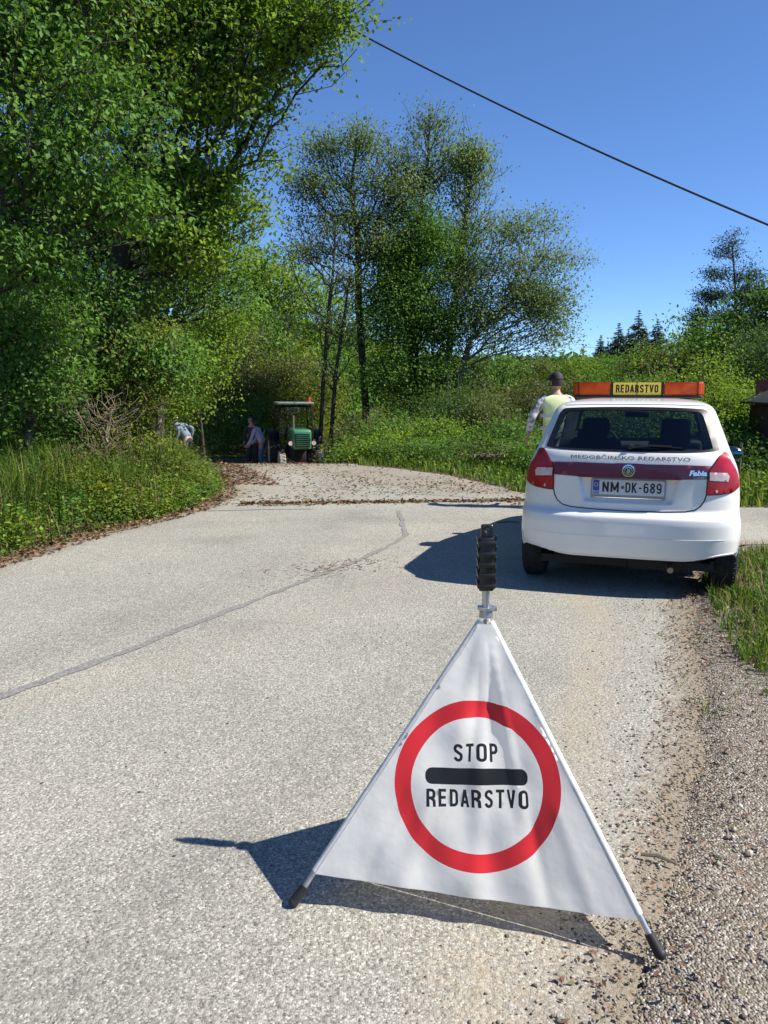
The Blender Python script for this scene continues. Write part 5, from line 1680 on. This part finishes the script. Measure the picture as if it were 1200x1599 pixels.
# handle ledge above the plate
lg = [(-.375, .893), (.375, .893), (.372, .908), (-.372, .908)]
patch('handle_strip', lg, f_rear_flat, M['stripe'], car, off=.012, thick=.03, step=.02, outward=outw)
decal_text('lettering', 'MEDOBČINSKO REDARSTVO', f_rear_flat, M['letter_grey'], car, (0, 1.034), .040, .0018, outw, sx=1.62, bold=0, maxe=.03, spacing=1.05)
bd = patch('badge', circle(-.002, .952, .047, 40), f_rear_flat, M['chrome'], car, off=.012, thick=.012, step=.015, outward=outw)
patch('badge_disc', circle(-.002, .952, .037, 32), f_rear_flat, M['dark_trim'], bd, off=.0135, thick=.002, step=.015, outward=outw)
patch('badge_ring', circle(-.002, .952, .030, 32), f_rear_flat, M['chrome'], bd, off=.015, thick=.002, step=.015, holes=[circle(-.002, .952, .025, 28)], outward=outw)
aw = [(-.012, .932), (-.002, .928), (.004, .940), (.016, .938), (.008, .950), (.018, .956), (.006, .960), (.012, .972), (-.002, .966), (-.012, .974), (-.010, .955), (-.018, .945)]
patch('badge_emblem', aw, f_rear_flat, M['chrome'], bd, off=.0155, thick=.002, step=.01, outward=outw)
decal_text('model_lettering', 'Fabia', f_rear_flat, M['chrome'], car, (.49, .930), .052, .0065, outw, sx=1.15, bold=.002, maxe=.02, shear=.2)
decal_text('model_lettering', 'Combi', f_rear_flat, M['frame_grey'], car, (.505, .907), .026, .0065, outw, sx=1.3, bold=.0008, maxe=.02)


def plate_f(P_):
    P_ = np.asarray(P_, float)
    return np.stack([P_[:, 0], .112 + (P_[:, 1] - .8) * .06, P_[:, 1]], 1)


pf = patch('plate_frame', rrect(-.275, .275, .735, .885, .012), plate_f, M['frame_grey'], car, off=.0, thick=.014, step=.06, outward=outw)
pl_ = patch('number_plate', rrect(-.262, .262, .764, .878, .01), plate_f, M['plate_white'], car, off=.003, thick=.003, step=.06, outward=outw)
patch('country_band', rrect(-.258, -.212, .768, .874, .006), plate_f, M['plate_blue'], pl_, off=.004, step=.06, outward=outw)
decal_text('country_letters', 'SLO', plate_f, M['plate_white'], pl_, (-.235, .776), .026, .005, outw, sx=.9, bold=.0008, maxe=.05)
patch('star_ring', circle(-.235, .838, .015, 12), plate_f, M['yellow_panel'], pl_, off=.0048, step=.02, holes=[circle(-.235, .838, .0115, 12)], outward=outw)
print_text('lettering', 'NM', plate_f, M['print_black'], pl_, (-.128, .784), .076, .122, .005, outw, th=.15)
patch('plate_seal', circle(-.040, .822, .013, 16), plate_f, M['letter_grey'], pl_, off=.0045, step=.02, outward=outw)
print_text('lettering', 'DK-689', plate_f, M['print_black'], pl_, (.112, .784), .076, .262, .005, outw, th=.15)
line_on('frame_lip', [(-.25, .742), (.25, .742)], .004, M['chrome'], pf, f=plate_f, off=.004)
# wiper
mb = MB(); zc_ = 1.115
a0 = surf(f_rear_flat, [(0.0, zc_)], .02, outw)[0]; a1 = surf(f_rear_flat, [(.30, 1.122)], .018, outw)[0]
mb.cyl(a0 - [0, -.02, 0], a0 + [0, -.015, 0], .022, .018); mb.tube([a0, (a0 + a1) / 2 + [0, -.008, .012], a1 + [0, 0, .004]], [.010, .008, .005])
b0 = surf(f_rear_flat, [(.04, 1.140)], .010, outw)[0]; b1 = surf(f_rear_flat, [(.38, 1.118)], .010, outw)[0]
mb.tube([b0, (b0 + b1) / 2, b1], .006); mb.build('rear_wiper', M['black_plastic'], car)
# bumper details: crease, reflectors, tow cover
line_on('bumper_crease', [(-.70, .46), (-.4, .455), (0, .452), (.4, .455), (.70, .46)], .003, M['white_paint'], car, n=10)
xs_ = np.linspace(-.775, .775, 60)
lp = surf(f_rear_flat, np.stack([xs_, .296 + .055 * ss((np.abs(xs_) - .40) / .36)], 1), -.006, outw)
mb = MB(); mb.tube(lp, .011, 8); mb.build('bumper_lip', M['white_paint'], car)
line_on('roof_gap', [(-.535, 1.432), (-.3, 1.440), (0, 1.442), (.3, 1.440), (.535, 1.432)], .004, M['dark_trim'], car)

# --- interior
def seat(x, y, w, back):
    s = bpy.data.objects.new('seat', None); COL.objects.link(s); s.parent = car
    mb = MB(); mb.box((x, y + .26, .48), (w, .52, .16), bev=.05); mb.build('seat_cushion', M['interior'], s)
    mb = MB(); mb.box((x, y, .78), (w, .12, back), rot=(R(12), 0, 0), bev=.05); mb.build('backrest', M['interior'], s)
    return s


s = seat(0, 1.02, 1.12, .58)
for x in (-.34, .34):
    mb = MB(); mb.box((x, .965, 1.15), (.25, .09, .15), rot=(R(10), 0, 0), bev=.04); mb.cyl((x - .05, .97, 1.02), (x - .05, .97, 1.1), .006); mb.cyl((x + .05, .97, 1.02), (x + .05, .97, 1.1), .006); mb.build('headrest', M['interior'], s)
for x in (-.36, .36):
    s = seat(x, 1.82, .48, .64)
    mb = MB(); mb.box((x, 1.74, 1.20), (.26, .10, .18), rot=(R(10), 0, 0), bev=.045); mb.cyl((x, 1.76, 1.05), (x, 1.75, 1.15), .02); mb.build('headrest', M['interior'], s)
mb = MB(); mb.box((0, 2.75, .90), (1.35, .55, .2), bev=.06); mb.build('dashboard', M['interior'], car)
mb = MB(); mb.lathe([(.185 + .015 * math.cos(t), .015 * math.sin(t)) for t in np.linspace(0, 2 * math.pi, 9)[:-1]], Matrix.Translation((-.36, 2.38, .98)) @ Matrix.Rotation(R(65), 4, 'X'), 28, close=True); mb.build('steering_wheel', M['interior'], car)
mb = MB(); mb.box((0, 2.25, 1.31), (.24, .03, .065), bev=.015); mb.build('interior_mirror', M['interior'], car)
mb = MB(); mb.box((0, .62, .93), (1.15, .5, .02), bev=.004); mb.build('parcel_shelf', M['interior'], car)

# --- light bar on the roof
lb = bpy.data.objects.new('light_bar', None); COL.objects.link(lb); lb.parent = car; lb.location = (0.0, 1.72, 1.458)
mb = MB(); mb.box((0, 0, .030), (1.12, .26, .026), bev=.01)
for x in (-.42, .42): mb.box((x, 0, .008), (.09, .16, .05), bev=.01)
mb.build('bar_base', M['black_plastic'], lb)
for sx_ in (-1, 1):
    mb = MB()
    out = [(.235, -.115), (.52, -.115), (.565, -.085), (.585, -.03), (.585, .03), (.565, .085), (.52, .115), (.235, .115)]
    Mx = Matrix.Translation((0, 0, .044)) @ Matrix.Diagonal((sx_, 1, 1, 1))
    mb.poly(out, .122, Mx)
    bmesh.ops.recalc_face_normals(mb.bm, faces=mb.bm.faces[:])
    bmesh.ops.bevel(mb.bm, geom=[e for e in mb.bm.edges], offset=.012, segments=2, affect='EDGES')
    mb.build('orange_lens', M['orange_lens'], lb)
    mb = MB(); mb.box((sx_ * .527, 0, .105), (.008, .238, .127)); mb.build('lens_divider', M['dark_trim'], lb)
    mb = MB(); mb.box((sx_ * .227, 0, .105), (.014, .236, .129)); mb.build('lens_divider', M['dark_trim'], lb)
mb = MB(); mb.box((0, 0, .105), (.436, .20, .122), bev=.006); cpn = mb.build('sign_box', M['dark_trim'], lb)
f_bar = lambda P_: np.stack([np.asarray(P_)[:, 0], np.full(len(P_), -.100), np.asarray(P_)[:, 1]], 1)
ow2 = lambda P_: np.tile(np.array([0, -1., 0]), (len(P_), 1))
patch('yellow_panel', rrect(-.212, .212, .047, .163, .008), f_bar, M['yellow_panel'], lb, off=.006, thick=.006, step=.1, outward=ow2)
print_text('lettering', 'REDARSTVO', f_bar, M['print_black'], lb, (0, .069), .072, .375, .008, ow2, th=.18)
mb = MB(); mb.box((0, -.109, .105), (.005, .006, .116)); mb.build('panel_joint', M['dark_trim'], lb)
# ------------------------------------------------------------------ green tractor at the crest
M['tractor_green'] = paint('tractor_green', (.05, .20, .085), .45)
M['tractor_red'] = simple('tractor_red', (.16, .02, .015), .6)
M['rim_grey'] = simple('rim_grey', (.42, .38, .33), .6, var=.25, scale=12)
M['cab_roof'] = simple('cab_roof', (.20, .23, .22), .5)
tx, ty = -2.62, 24.0
tr = empty('tractor', (tx, ty, Hs(tx, ty) + .02), R(180 + 14), 'small old green tractor with a dark framed cab and orange beacon', 'tractor')
# local frame: +Y is the front of the tractor
M['dusty_tyre'] = simple('dusty_tyre', (.26, .235, .21), .9, var=.25, scale=15)


def whl(x, y, r, w, tm=None):
    wo = bpy.data.objects.new('wheel', None); COL.objects.link(wo); wo.parent = tr
    MX = Matrix.Translation((x, y, r)) @ Matrix.Rotation(math.copysign(math.pi / 2, x), 4, 'Y')
    mb = MB(); mb.lathe([(r * .58, -w / 2 * .8), (r * .8, -w / 2), (r * .93, -w / 2), (r * .97, -w * .3), (r * .97, w * .3), (r * .93, w / 2), (r * .8, w / 2), (r * .58, w / 2 * .8)], MX, 36)
    n_ = 22
    for k in range(n_):
        for s_ in (-1, 1):
            mb.box((0, 0, 0), (r * .06, r * .07, w * .56), rot=MX @ Matrix.Rotation(2 * math.pi * (k + .5 * (s_ > 0)) / n_, 4, 'Z') @ Matrix.Translation((r * .985, 0, s_ * w * .24)) @ Matrix.Rotation(s_ * .6, 4, 'X'))
    mb.build('tyre', tm or M['tyre'], wo)
    mb = MB(); mb.lathe([(0, w * .1), (r * .2, w * .14), (r * .25, w * .02), (r * .45, w * .05), (r * .52, w * .36), (r * .60, w * .40), (r * .60, -w * .4)], MX, 30); mb.build('rim', M['rim_grey'], wo)
for sx_ in (-1, 1):
    whl(sx_ * .62, -.75, .60, .32); whl(sx_ * .56, .95, .37, .17, M['dusty_tyre'])
    mb = MB(); ft = [(-.75 + .68 * math.cos(t), .60 + .68 * math.sin(t)) for t in np.linspace(.75, math.pi - .2, 14)]
    rows = [[mb.bm.verts.new((sx_ * x, y, z)) for y, z in ft] for x in (.42, .80)]
    for i in range(13): mb.bm.faces.new((rows[0][i], rows[0][i + 1], rows[1][i + 1], rows[1][i]))
    g_ = bmesh.ops.solidify(mb.bm, geom=mb.bm.faces[:], thickness=.02)
    mb.build('fender', M['dark_trim'], tr)
mb = MB(); mb.box((0, -.2, .60), (.36, 1.9, .40), bev=.03); mb.cyl((-.62, -.75, .60), (.62, -.75, .60), .09); mb.build('chassis', M['underbody'], tr)
mb = MB(); mb.cyl((-.5, .95, .36), (.5, .95, .36), .045); mb.build('front_axle', M['tractor_red'], tr)
mb = MB(); mb.box((0, .62, 1.08), (.54, 1.25, .56), bev=.07, seg=3); mb.build('hood', M['tractor_green'], tr)
mb = MB(); mb.box((0, 1.255, 1.06), (.42, .03, .38), bev=.01); gr = mb.build('grille', M['dark_trim'], tr)
for i in range(6):
    mb = MB(); mb.box((0, 1.278, .92 + i * .055), (.36, .012, .014)); mb.build('grille_bar', M['tractor_green'], gr)
for sx_ in (-1, 1):
    mb = MB(); mb.cyl((sx_ * .33, 1.18, .98), (sx_ * .33, 1.23, .98), .06, .065, 18); mb.build('headlight', M['clear_lens'], tr)
mb = MB(); mb.cyl((.18, .75, 1.1), (.18, .75, 1.75), .028); mb.build('exhaust_stack', M['exhaust'], tr)
mb = MB()
for sx_ in (-1, 1):
    mb.tube([(sx_ * .48, .02, .72), (sx_ * .50, -.02, 1.3), (sx_ * .46, -.10, 2.03)], .026)
    mb.tube([(sx_ * .52, -1.15, .9), (sx_ * .52, -1.15, 1.4), (sx_ * .46, -1.05, 2.03)], .026)
    mb.tube([(sx_ * .50, -.02, 1.25), (sx_ * .52, -1.15, 1.25)], .02)
mb.tube([(-.47, -.08, 1.98), (.47, -.08, 1.98)], .024); mb.tube([(-.50, 0, 1.2), (.50, 0, 1.2)], .022); mb.tube([(-.47, -1.06, 1.98), (.47, -1.06, 1.98)], .024)
mb.build('cab_frame', M['dark_trim'], tr)
mb = MB(); mb.box((0, -.57, 2.08), (1.08, 1.2, .07), bev=.025); mb.build('cab_roof', M['cab_roof'], tr)
mb = MB(); mb.box((0, -.045, 1.6), (.90, .008, .72)); mb.build('windscreen', M['clear_glass'], tr)
mb = MB(); mb.box((0, -.80, .98), (.46, .44, .1), bev=.03); mb.box((0, -1.0, 1.18), (.46, .08, .36), bev=.03); mb.build('driver_seat', M['dark_trim'], tr)
mb = MB(); mb.lathe([(.19 + .014 * math.cos(t), .014 * math.sin(t)) for t in np.linspace(0, 2 * math.pi, 8)[:-1]], Matrix.Translation((0, -.38, 1.3)) @ Matrix.Rotation(R(-30), 4, 'X'), 20, close=True); mb.cyl((0, -.38, 1.3), (0, -.1, 1.0), .018); mb.build('steering_wheel', M['dark_trim'], tr)
mb = MB(); mb.cyl((-.42, -.2, 2.10), (-.42, -.2, 2.15), .05); mb.cyl((-.42, -.2, 2.15), (-.42, -.2, 2.27), .055, .045, 16); mb.build('beacon', M['orange_lens'], tr)


# ------------------------------------------------------------------ people
M['skin'] = simple('skin', (.42, .24, .165), .55)
M['hair'] = simple('hair', (.03, .022, .016), .7)
M['vest_yellow'] = simple('vest_yellow', (.74, .82, .42), .6)
M['reflective'] = simple('reflective', (.62, .64, .62), .35)
M['cap_black'] = simple('cap_black', (.018, .018, .022), .75)
M['cap_white'] = simple('cap_white', (.6, .6, .58), .7)
M['jeans'] = simple('jeans', (.07, .13, .27), .85, var=.2, scale=30)
M['dark_cloth'] = simple('dark_cloth', (.03, .035, .05), .85, var=.2, scale=25)
M['shirt_lilac'] = simple('shirt_lilac', (.42, .40, .52), .85, var=.25, scale=14)
M['shirt_blue'] = simple('shirt_blue', (.15, .20, .27), .85, var=.15, scale=14)
M['shoe'] = simple('shoe', (.03, .026, .022), .6)
M['eye'] = simple('eye', (.02, .015, .012), .2)


def camo():
    m, nt, N, L, P = new_mat('camo_sleeve')
    tc = N.new('ShaderNodeTexCoord'); n1 = N.new('ShaderNodeTexNoise'); n1.inputs['Scale'].default_value = 16; n1.inputs['Detail'].default_value = 2
    L.new(tc.outputs['Object'], n1.inputs['Vector'])
    r = ramp(N, [(0, (.16, .16, .17)), (.38, (.30, .30, .31)), (.46, (.50, .50, .50)), (.54, (.70, .70, .69))], 'CONSTANT')
    L.new(n1.outputs['Fac'], r.inputs['Fac']); L.new(r.outputs['Color'], P.inputs['Base Color']); P.inputs['Roughness'].default_value = .85
    return m


M['camo'] = camo()


def skin_mesh(name, chains, m, parent, levels=2, extra=None):
    """chains: lists of (x, y, z, r) joined where points coincide; grown with a Skin modifier and baked"""
    idx = {}; pts = []; edges = []
    for ch in chains:
        prev = None
        for p in ch:
            k = tuple(round(v, 4) for v in p[:3])
            if k not in idx: idx[k] = len(pts); pts.append(p)
            i = idx[k]
            if prev is not None and prev != i and (prev, i) not in edges and (i, prev) not in edges: edges.append((prev, i))
            prev = i
    me = bpy.data.meshes.new(name); me.from_pydata([p[:3] for p in pts], edges, [])
    o = bpy.data.objects.new(name, me); COL.objects.link(o)
    md = o.modifiers.new('skin', 'SKIN')
    for i, p in enumerate(pts):
        sv = me.skin_vertices[0].data[i]; r = p[3]
        sv.radius = (r, r) if not hasattr(r, '__len__') else r
        sv.use_root = (i == 0)
    md.use_smooth_shade = True; md.branch_smoothing = .6
    ms = o.modifiers.new('sub', 'SUBSURF'); ms.levels = levels; ms.render_levels = levels
    dg = bpy.context.evaluated_depsgraph_get()
    nm = bpy.data.meshes.new_from_object(o.evaluated_get(dg))
    bpy.data.objects.remove(o)
    bm = bmesh.new(); bm.from_mesh(nm)
    if extra: extra(bm)
    for f in bm.faces: f.smooth = True
    bm.to_mesh(nm); bm.free()
    nm.materials.clear(); nm.materials.append(m)
    ob = bpy.data.objects.new(name, nm); COL.objects.link(ob); ob.parent = parent
    return ob


def V3(*a): return np.array(a, float)


def hand_chains(w, d, side, curl=.5):
    """five fingers rooted in the palm; w wrist point, d hand direction"""
    d = d / np.linalg.norm(d); fw = V3(0, 1, 0) - d * d[1]; fw /= np.linalg.norm(fw); ot = np.cross(d, fw)
    palm = w + d * .085; out = [[(*w, .026), (*(w + d * .04), .030), (*palm, .033)]]
    for k, (o_, ln) in enumerate([(.030, .070), (.010, .080), (-.010, .075), (-.029, .058)]):
        b = palm + fw * o_ + d * .012; inw = -ot * side
        p1 = b + d * ln * .5 + inw * .006; p2 = p1 + d * ln * .35 + inw * ln * curl * .4; p3 = p2 + d * ln * .15 + inw * ln * curl * .35
        out.append([(*palm, .033), (*b, .010), (*p1, .0092), (*p2, .0085), (*p3, .0075)])
    tb = w + d * .045 + fw * .030
    out.append([(*(w + d * .04), .030), (*tb, .013), (*(tb + d * .030 + fw * .016), .0105), (*(tb + d * .052 + fw * .018), .009)])
    return out


def person(label, loc, rz, top_m, leg_m, h=1.75, bend=0.0, arms=None, cap=None, vest=False, head_turn=0.0, stride=.06, group=None, sleeve_m=None):
    s = h / 1.75
    root = empty('person', (loc[0], loc[1], loc[2]), rz, label, 'person', group)
    root.scale = (s, s, s)
    hip = V3(0, -.10 * bend, .93 - .06 * bend)
    cb, sb = math.cos(bend), math.sin(bend)
    def up(x, y, z): return hip + V3(x, y * cb + z * sb, z * cb - y * sb)   # torso frame leaning forward (+Y)
    waist = up(0, 0, .12); chest = up(0, .0, .32); neck0 = up(0, 0, .50); neck = up(0, .015, .56); head = up(0, .03 - .02 * bend, .68)
    sh = {k: up(k * .185, 0, .46) for k in (-1, 1)}
    arms = arms or {-1: (V3(-.27, 0, 1.15), V3(-.28, .05, .90)), 1: (V3(.27, 0, 1.15), V3(.28, .05, .90))}
    legs = {}
    for k in (-1, 1):
        hj = hip + V3(k * .095, 0, -.03); kn = V3(k * .11, stride * k + .03 * (1 + bend), .50); an = V3(k * .12, stride * k * 1.6 - .02, .09)
        legs[k] = (hj, kn, an)
    P4 = lambda p, r: (*p, r)
    ch = [[P4(hip, (.155, .115)), P4(waist, (.135, .10)), P4(chest, (.155, .11)), P4(neck0, (.085, .07)), P4(neck, .055), P4(head - (head - neck) * .45, .052)]]
    for k in (-1, 1):
        el, wr = arms[k]
        ch.append([P4(neck0, (.085, .07)), P4(sh[k], .060), P4((sh[k] + el) / 2, .048), P4(el, .040), P4((el + wr) / 2, .036), P4(wr, .026)])
        hc = hand_chains(wr, wr - el, k); ch += hc
        hj, kn, an = legs[k]
        ch.append([P4(hip, (.155, .115)), P4(hj, .088), P4((hj + kn) / 2, .078), P4(kn, .057), P4((kn + an) / 2, .055), P4(an, .038), P4(an + V3(0, .05, -.045), .036), P4(an + V3(0, .15, -.06), .030)])
    ht = head_turn
    def add_head(bm):
        g = bmesh.ops.create_uvsphere(bm, u_segments=24, v_segments=18, radius=1)
        for v in g['verts']:
            x, y, z = v.co
            wx = .076 * (1 - .22 * max(0, -z) ** 1.5); wy = .096 * (1 - .12 * max(0, -z))
            nx = x * wx; ny = y * wy; nz = z * .118
            if y > .3:
                ny += .024 * math.exp(-((x / .16) ** 2 + ((z + .12) / .2) ** 2))         # nose
                ny -= .010 * (math.exp(-(((abs(x) - .38) / .18) ** 2 + ((z - .08) / .13) ** 2)))   # eye sockets
                ny += .007 * math.exp(-((x / .3) ** 2 + ((z + .45) / .08) ** 2)) + .009 * math.exp(-((x / .3) ** 2 + ((z + .85) / .2) ** 2))  # mouth, chin
            c_, s_ = math.cos(ht), math.sin(ht)
            p = V3(nx * c_ - ny * s_, nx * s_ + ny * c_, nz)
            v.co = Vector(head + p)
        for k in (-1, 1):
            g = bmesh.ops.create_uvsphere(bm, u_segments=10, v_segments=8, radius=1)
            for v in g['verts']:
                p = V3(k * .077 + v.co.x * .010, -.005 + v.co.y * .018, -.008 + v.co.z * .030)
                v.co = Vector(head + V3(p[0] * math.cos(ht) - p[1] * math.sin(ht), p[0] * math.sin(ht) + p[1] * math.cos(ht), p[2]))
    skin_mesh('body', ch, M['skin'], root, 1, add_head)
    rotz = Matrix.Rotation(ht, 4, 'Z')
    for k in (-1, 1):
        mb = MB(); mb.sph(Vector(head) + rotz @ Vector((k * .029, .082, .010)), .009); mb.build('eye', M['eye'], root)
    # hair: back and sides
    mb = MB(); g = bmesh.ops.create_uvsphere(mb.bm, u_segments=20, v_segments=14, radius=1)
    dl = [v for v in g['verts'] if v.co.y > .45 - .0 and v.co.z < .55 or v.co.z < -.5]
    bmesh.ops.delete(mb.bm, geom=dl, context='VERTS')
    bmesh.ops.transform(mb.bm, matrix=Matrix.Translation(Vector(head) + Vector((0, 0, .006))) @ rotz @ Matrix.Diagonal((.083, .101, .124, 1)), verts=mb.bm.verts[:])
    mb.build('hair', M['hair'], root, recalc=False)
    # clothes
    el, er = arms[-1], arms[1]
    tc_ = [[P4(hip + V3(0, 0, -.02), (.168, .128)), P4(waist, (.152, .118)), P4(chest, (.175, .130)), P4(neck0, (.10, .085)), P4(neck0 + (neck - neck0) * .5, (.072, .068))]]
    for k in (-1, 1):
        e_, w__ = arms[k]
        tc_.append([P4(neck0, (.10, .085)), P4(sh[k], .076), P4((sh[k] + e_) / 2, .064), P4(e_, .055), P4((e_ + w__) / 2, .050), P4(e_ + (w__ - e_) * .93, .041)])
    jk = skin_mesh('jacket', tc_, sleeve_m or top_m, root, 2)
    lg = []
    for k in (-1, 1):
        hj, kn, an = legs[k]
        lg.append([P4(hip + V3(0, 0, .05), (.160, .120)), P4(hip, (.168, .125)), P4(hj, .102), P4((hj + kn) / 2, .094), P4(kn, .074), P4((kn + an) / 2, .072), P4(an + V3(0, 0, .01), .062)])
    skin_mesh('trousers', lg, leg_m, root, 2)
    for k in (-1, 1):
        an = legs[k][2]
        mb = MB(); mb.box(Vector(an) + Vector((0, .055, -.045)), (.095, .27, .085), bev=.03, seg=3); mb.build('shoe', M['shoe'], root)
    if vest:
        vc = [[P4(hip + V3(0, 0, -.06), (.185, .145)), P4(hip + V3(0, 0, .05), (.178, .140)), P4(waist, (.166, .132)), P4(chest, (.195, .150)), P4(neck0 + (chest - neck0) * .15, (.125, .105)), P4(neck0 + (neck - neck0) * .25, (.080, .076))]]
        vc += [[P4(neck0 + (chest - neck0) * .15, (.125, .105)), P4(sh[k] * .92 + neck0 * .08 + V3(0, 0, -.005), .084)] for k in (-1, 1)]
        vo = skin_mesh('vest', vc, M['vest_yellow'], root, 2)
        for z_ in (.10, .26):
            q_ = up(0, 0, z_); mb = MB(); rx = .200 if z_ < .2 else .208
            mb.lathe([(1.0, -.022), (1.03, 0), (1.0, .022)], Matrix.Translation(Vector(q_)) @ Matrix.Diagonal((rx * .93, rx * .76, 1, 1)), 36); mb.build('reflective_band', M['reflective'], vo)
    if cap:
        mb = MB(); g = bmesh.ops.create_uvsphere(mb.bm, u_segments=24, v_segments=14, radius=1)
        bmesh.ops.delete(mb.bm, geom=[v for v in g['verts'] if v.co.z < .12], context='VERTS')
        bmesh.ops.transform(mb.bm, matrix=Matrix.Translation(Vector(head) + Vector((0, 0, .012))) @ rotz @ Matrix.Diagonal((.090, .108, .128, 1)), verts=mb.bm.verts[:])
        mb.box(Vector(head) + rotz @ Vector((0, .125, .035)), (.13, .10, .010), rot=Matrix.Rotation(ht, 4, 'Z') @ Matrix.Rotation(-.18, 4, 'X'), bev=.004)
        mb.build('cap', cap, root, recalc=False)
    return root


# traffic marshal standing in front of the car, seen from behind
px_, py_ = 2.16, 10.15
person('traffic marshal in a yellow vest and dark cap standing with back turned', (px_, py_, Hs(px_, py_) + .018), R(-6), M['dark_cloth'], M['dark_cloth'], h=1.73,
       arms={-1: (V3(-.30, -.06, 1.17), V3(-.33, .06, .95)), 1: (V3(.26, .02, 1.15), V3(.22, .20, 1.02))}, cap=M['cap_black'], vest=True, head_turn=R(25), sleeve_m=M['camo'])
wx, wy = -3.85, 25.2
person('stooping worker in a lilac grey shirt and blue jeans beside the tractor', (wx, wy, Hs(wx, wy) + .018), R(75), M['shirt_lilac'], M['jeans'], h=1.72, bend=.45,
       arms={-1: (V3(-.22, .25, 1.02), V3(-.15, .42, .85)), 1: (V3(.22, .28, 1.0), V3(.16, .45, .84))}, head_turn=.2)
wx, wy = -4.25, 25.9
person('dark clothed worker standing behind the one in blue jeans', (wx, wy, Hs(wx, wy) + .018), R(160), M['dark_cloth'], M['dark_cloth'], h=1.74, bend=.1)
wx, wy = -5.5, 22.3
person('worker with a white cap and pale blue shirt half hidden by undergrowth on the left', (wx, wy, Hs(wx, wy) + .1), R(60), M['shirt_blue'], M['dark_cloth'], h=1.72, bend=.75, cap=M['cap_white'])

# ------------------------------------------------------------------ overhead cable
a = spot(415, -30, 15.0); b = spot(1290, 388, 10.0)
pts = []
for i in range(61):
    t = i / 60; p = a.lerp(b, t); p.z -= .30 * 4 * t * (1 - t) * .55; pts.append(p)
mb = MB(); mb.tube(pts, .0135, 8)
tag(mb.build('overhead_cable', M['black_rubber']), 'thin black overhead cable sagging across the blue sky', 'cable')

# ------------------------------------------------------------------ shed, fence posts
M['plank_red'] = simple('plank_red', (.075, .028, .022), .85, var=.35, scale=9, bump=.4)
M['shed_roof'] = simple('shed_roof', (.035, .032, .032), .85, var=.3, scale=8, bump=.3)
M['post_wood'] = simple('post_wood', (.16, .13, .10), .9, var=.3, scale=9, bump=.4)
sx0, sy0 = 7.0, 14.2
sz = Hs(sx0, sy0)
sh_ = empty('shed', (sx0, sy0, sz), R(-6), 'small dark red plank shed with a sloping roof at the right edge', 'shed')
pm = None
nP = 16
for i in range(nP):
    hgt = 1.10 + .9 * min(1, i / 12)
    mb = MB(); mb.box((.075 + i * .155, 0, .12 + hgt / 2), (.148, .03, hgt), bev=.004, seg=1)
    o = mb.build('plank', M['plank_red'], sh_, smooth=False); o.location = (0, rng.normal() * .004, rng.normal() * .006)
for i in range(9):
    mb = MB(); mb.box((-.02, .2 + i * .155, .12 + .53), (.03, .148, 1.06), bev=.004, seg=1); mb.build('plank', M['plank_red'], sh_, smooth=False)
mb = MB(); mb.box((1.25, .8, .06), (2.5, 1.6, .12), bev=.01); mb.build('sill', M['post_wood'], sh_)
mb = MB(); mb.box((.88, .72, 1.72), (2.35, 1.9, .05), rot=(0, -R(25.5), 0), bev=.008); mb.build('roof', M['shed_roof'], sh_)
mb = MB(); mb.box((1.25, 1.5, .9), (2.4, .04, 1.5)); mb.build('back_wall', M['plank_red'], sh_)
fc = empty('wire_fence', (6.2, 12.9, Hs(6.2, 12.9)), 0, 'low wire fence on thin wooden posts along the grass right of the car', 'fence')
fp = []
for i, x in enumerate((-1.6, -.4, .75, 1.9, 3.1)):
    mb = MB(); mb.cyl((x, .12 * i, -.1), (x + .01, .12 * i, .62), .022, .018, 8); mb.build('post', M['post_wood'], fc); fp.append((x, .12 * i))
for z_ in (.25, .5):
    mb = MB(); mb.tube([(x, y - .02, z_) for x, y in fp], .0016, 4); mb.build('wire', M['bark_dark'], fc)
# a fallen branch and a pale log in the bushes left of the marshal
lgp = spot(765, 722, 15.6)
lgz = Hs(lgp.x, lgp.y)
lo_ = empty('log', (lgp.x, lgp.y, lgz), 0, 'short pale cut log lying in the weeds left of the marshal', 'log')
mb = MB(); mb.tube([(-.30, 0, .20), (-.1, .03, .21), (.12, .02, .20), (.28, -.02, .22)], [.06, .065, .06, .055], 10); mb.build('bark', M['bark_grey'], lo_)
M['cut_wood'] = simple('cut_wood', (.62, .56, .46), .8)
mb = MB(); mb.cyl((-.306, 0, .20), (-.302, 0, .20), .055, seg=16); mb.build('cut_end', M['cut_wood'], lo_)
mb = MB(); mb.cyl((.282, -.02, .22), (.286, -.021, .22), .050, seg=16); mb.build('cut_end', M['cut_wood'], lo_)
for (x, y, ln, an, lb_) in [(1.42, 9.0, .26, .1, 'short dark twig lying on the asphalt left of the marshal'), (.90, 2.42, .10, -.5, 'thin brown stick on the gravel beside the right foot of the sign')]:
    mb = MB(); mb.tube([(x - ln / 2, y - an * ln / 2, .028), (x, y + .01, .034), (x + ln / 2, y + an * ln / 2, .026)], [.006, .008, .004], 6)
    tag(mb.build('twig', M['bark_grey']), lb_, 'twig')
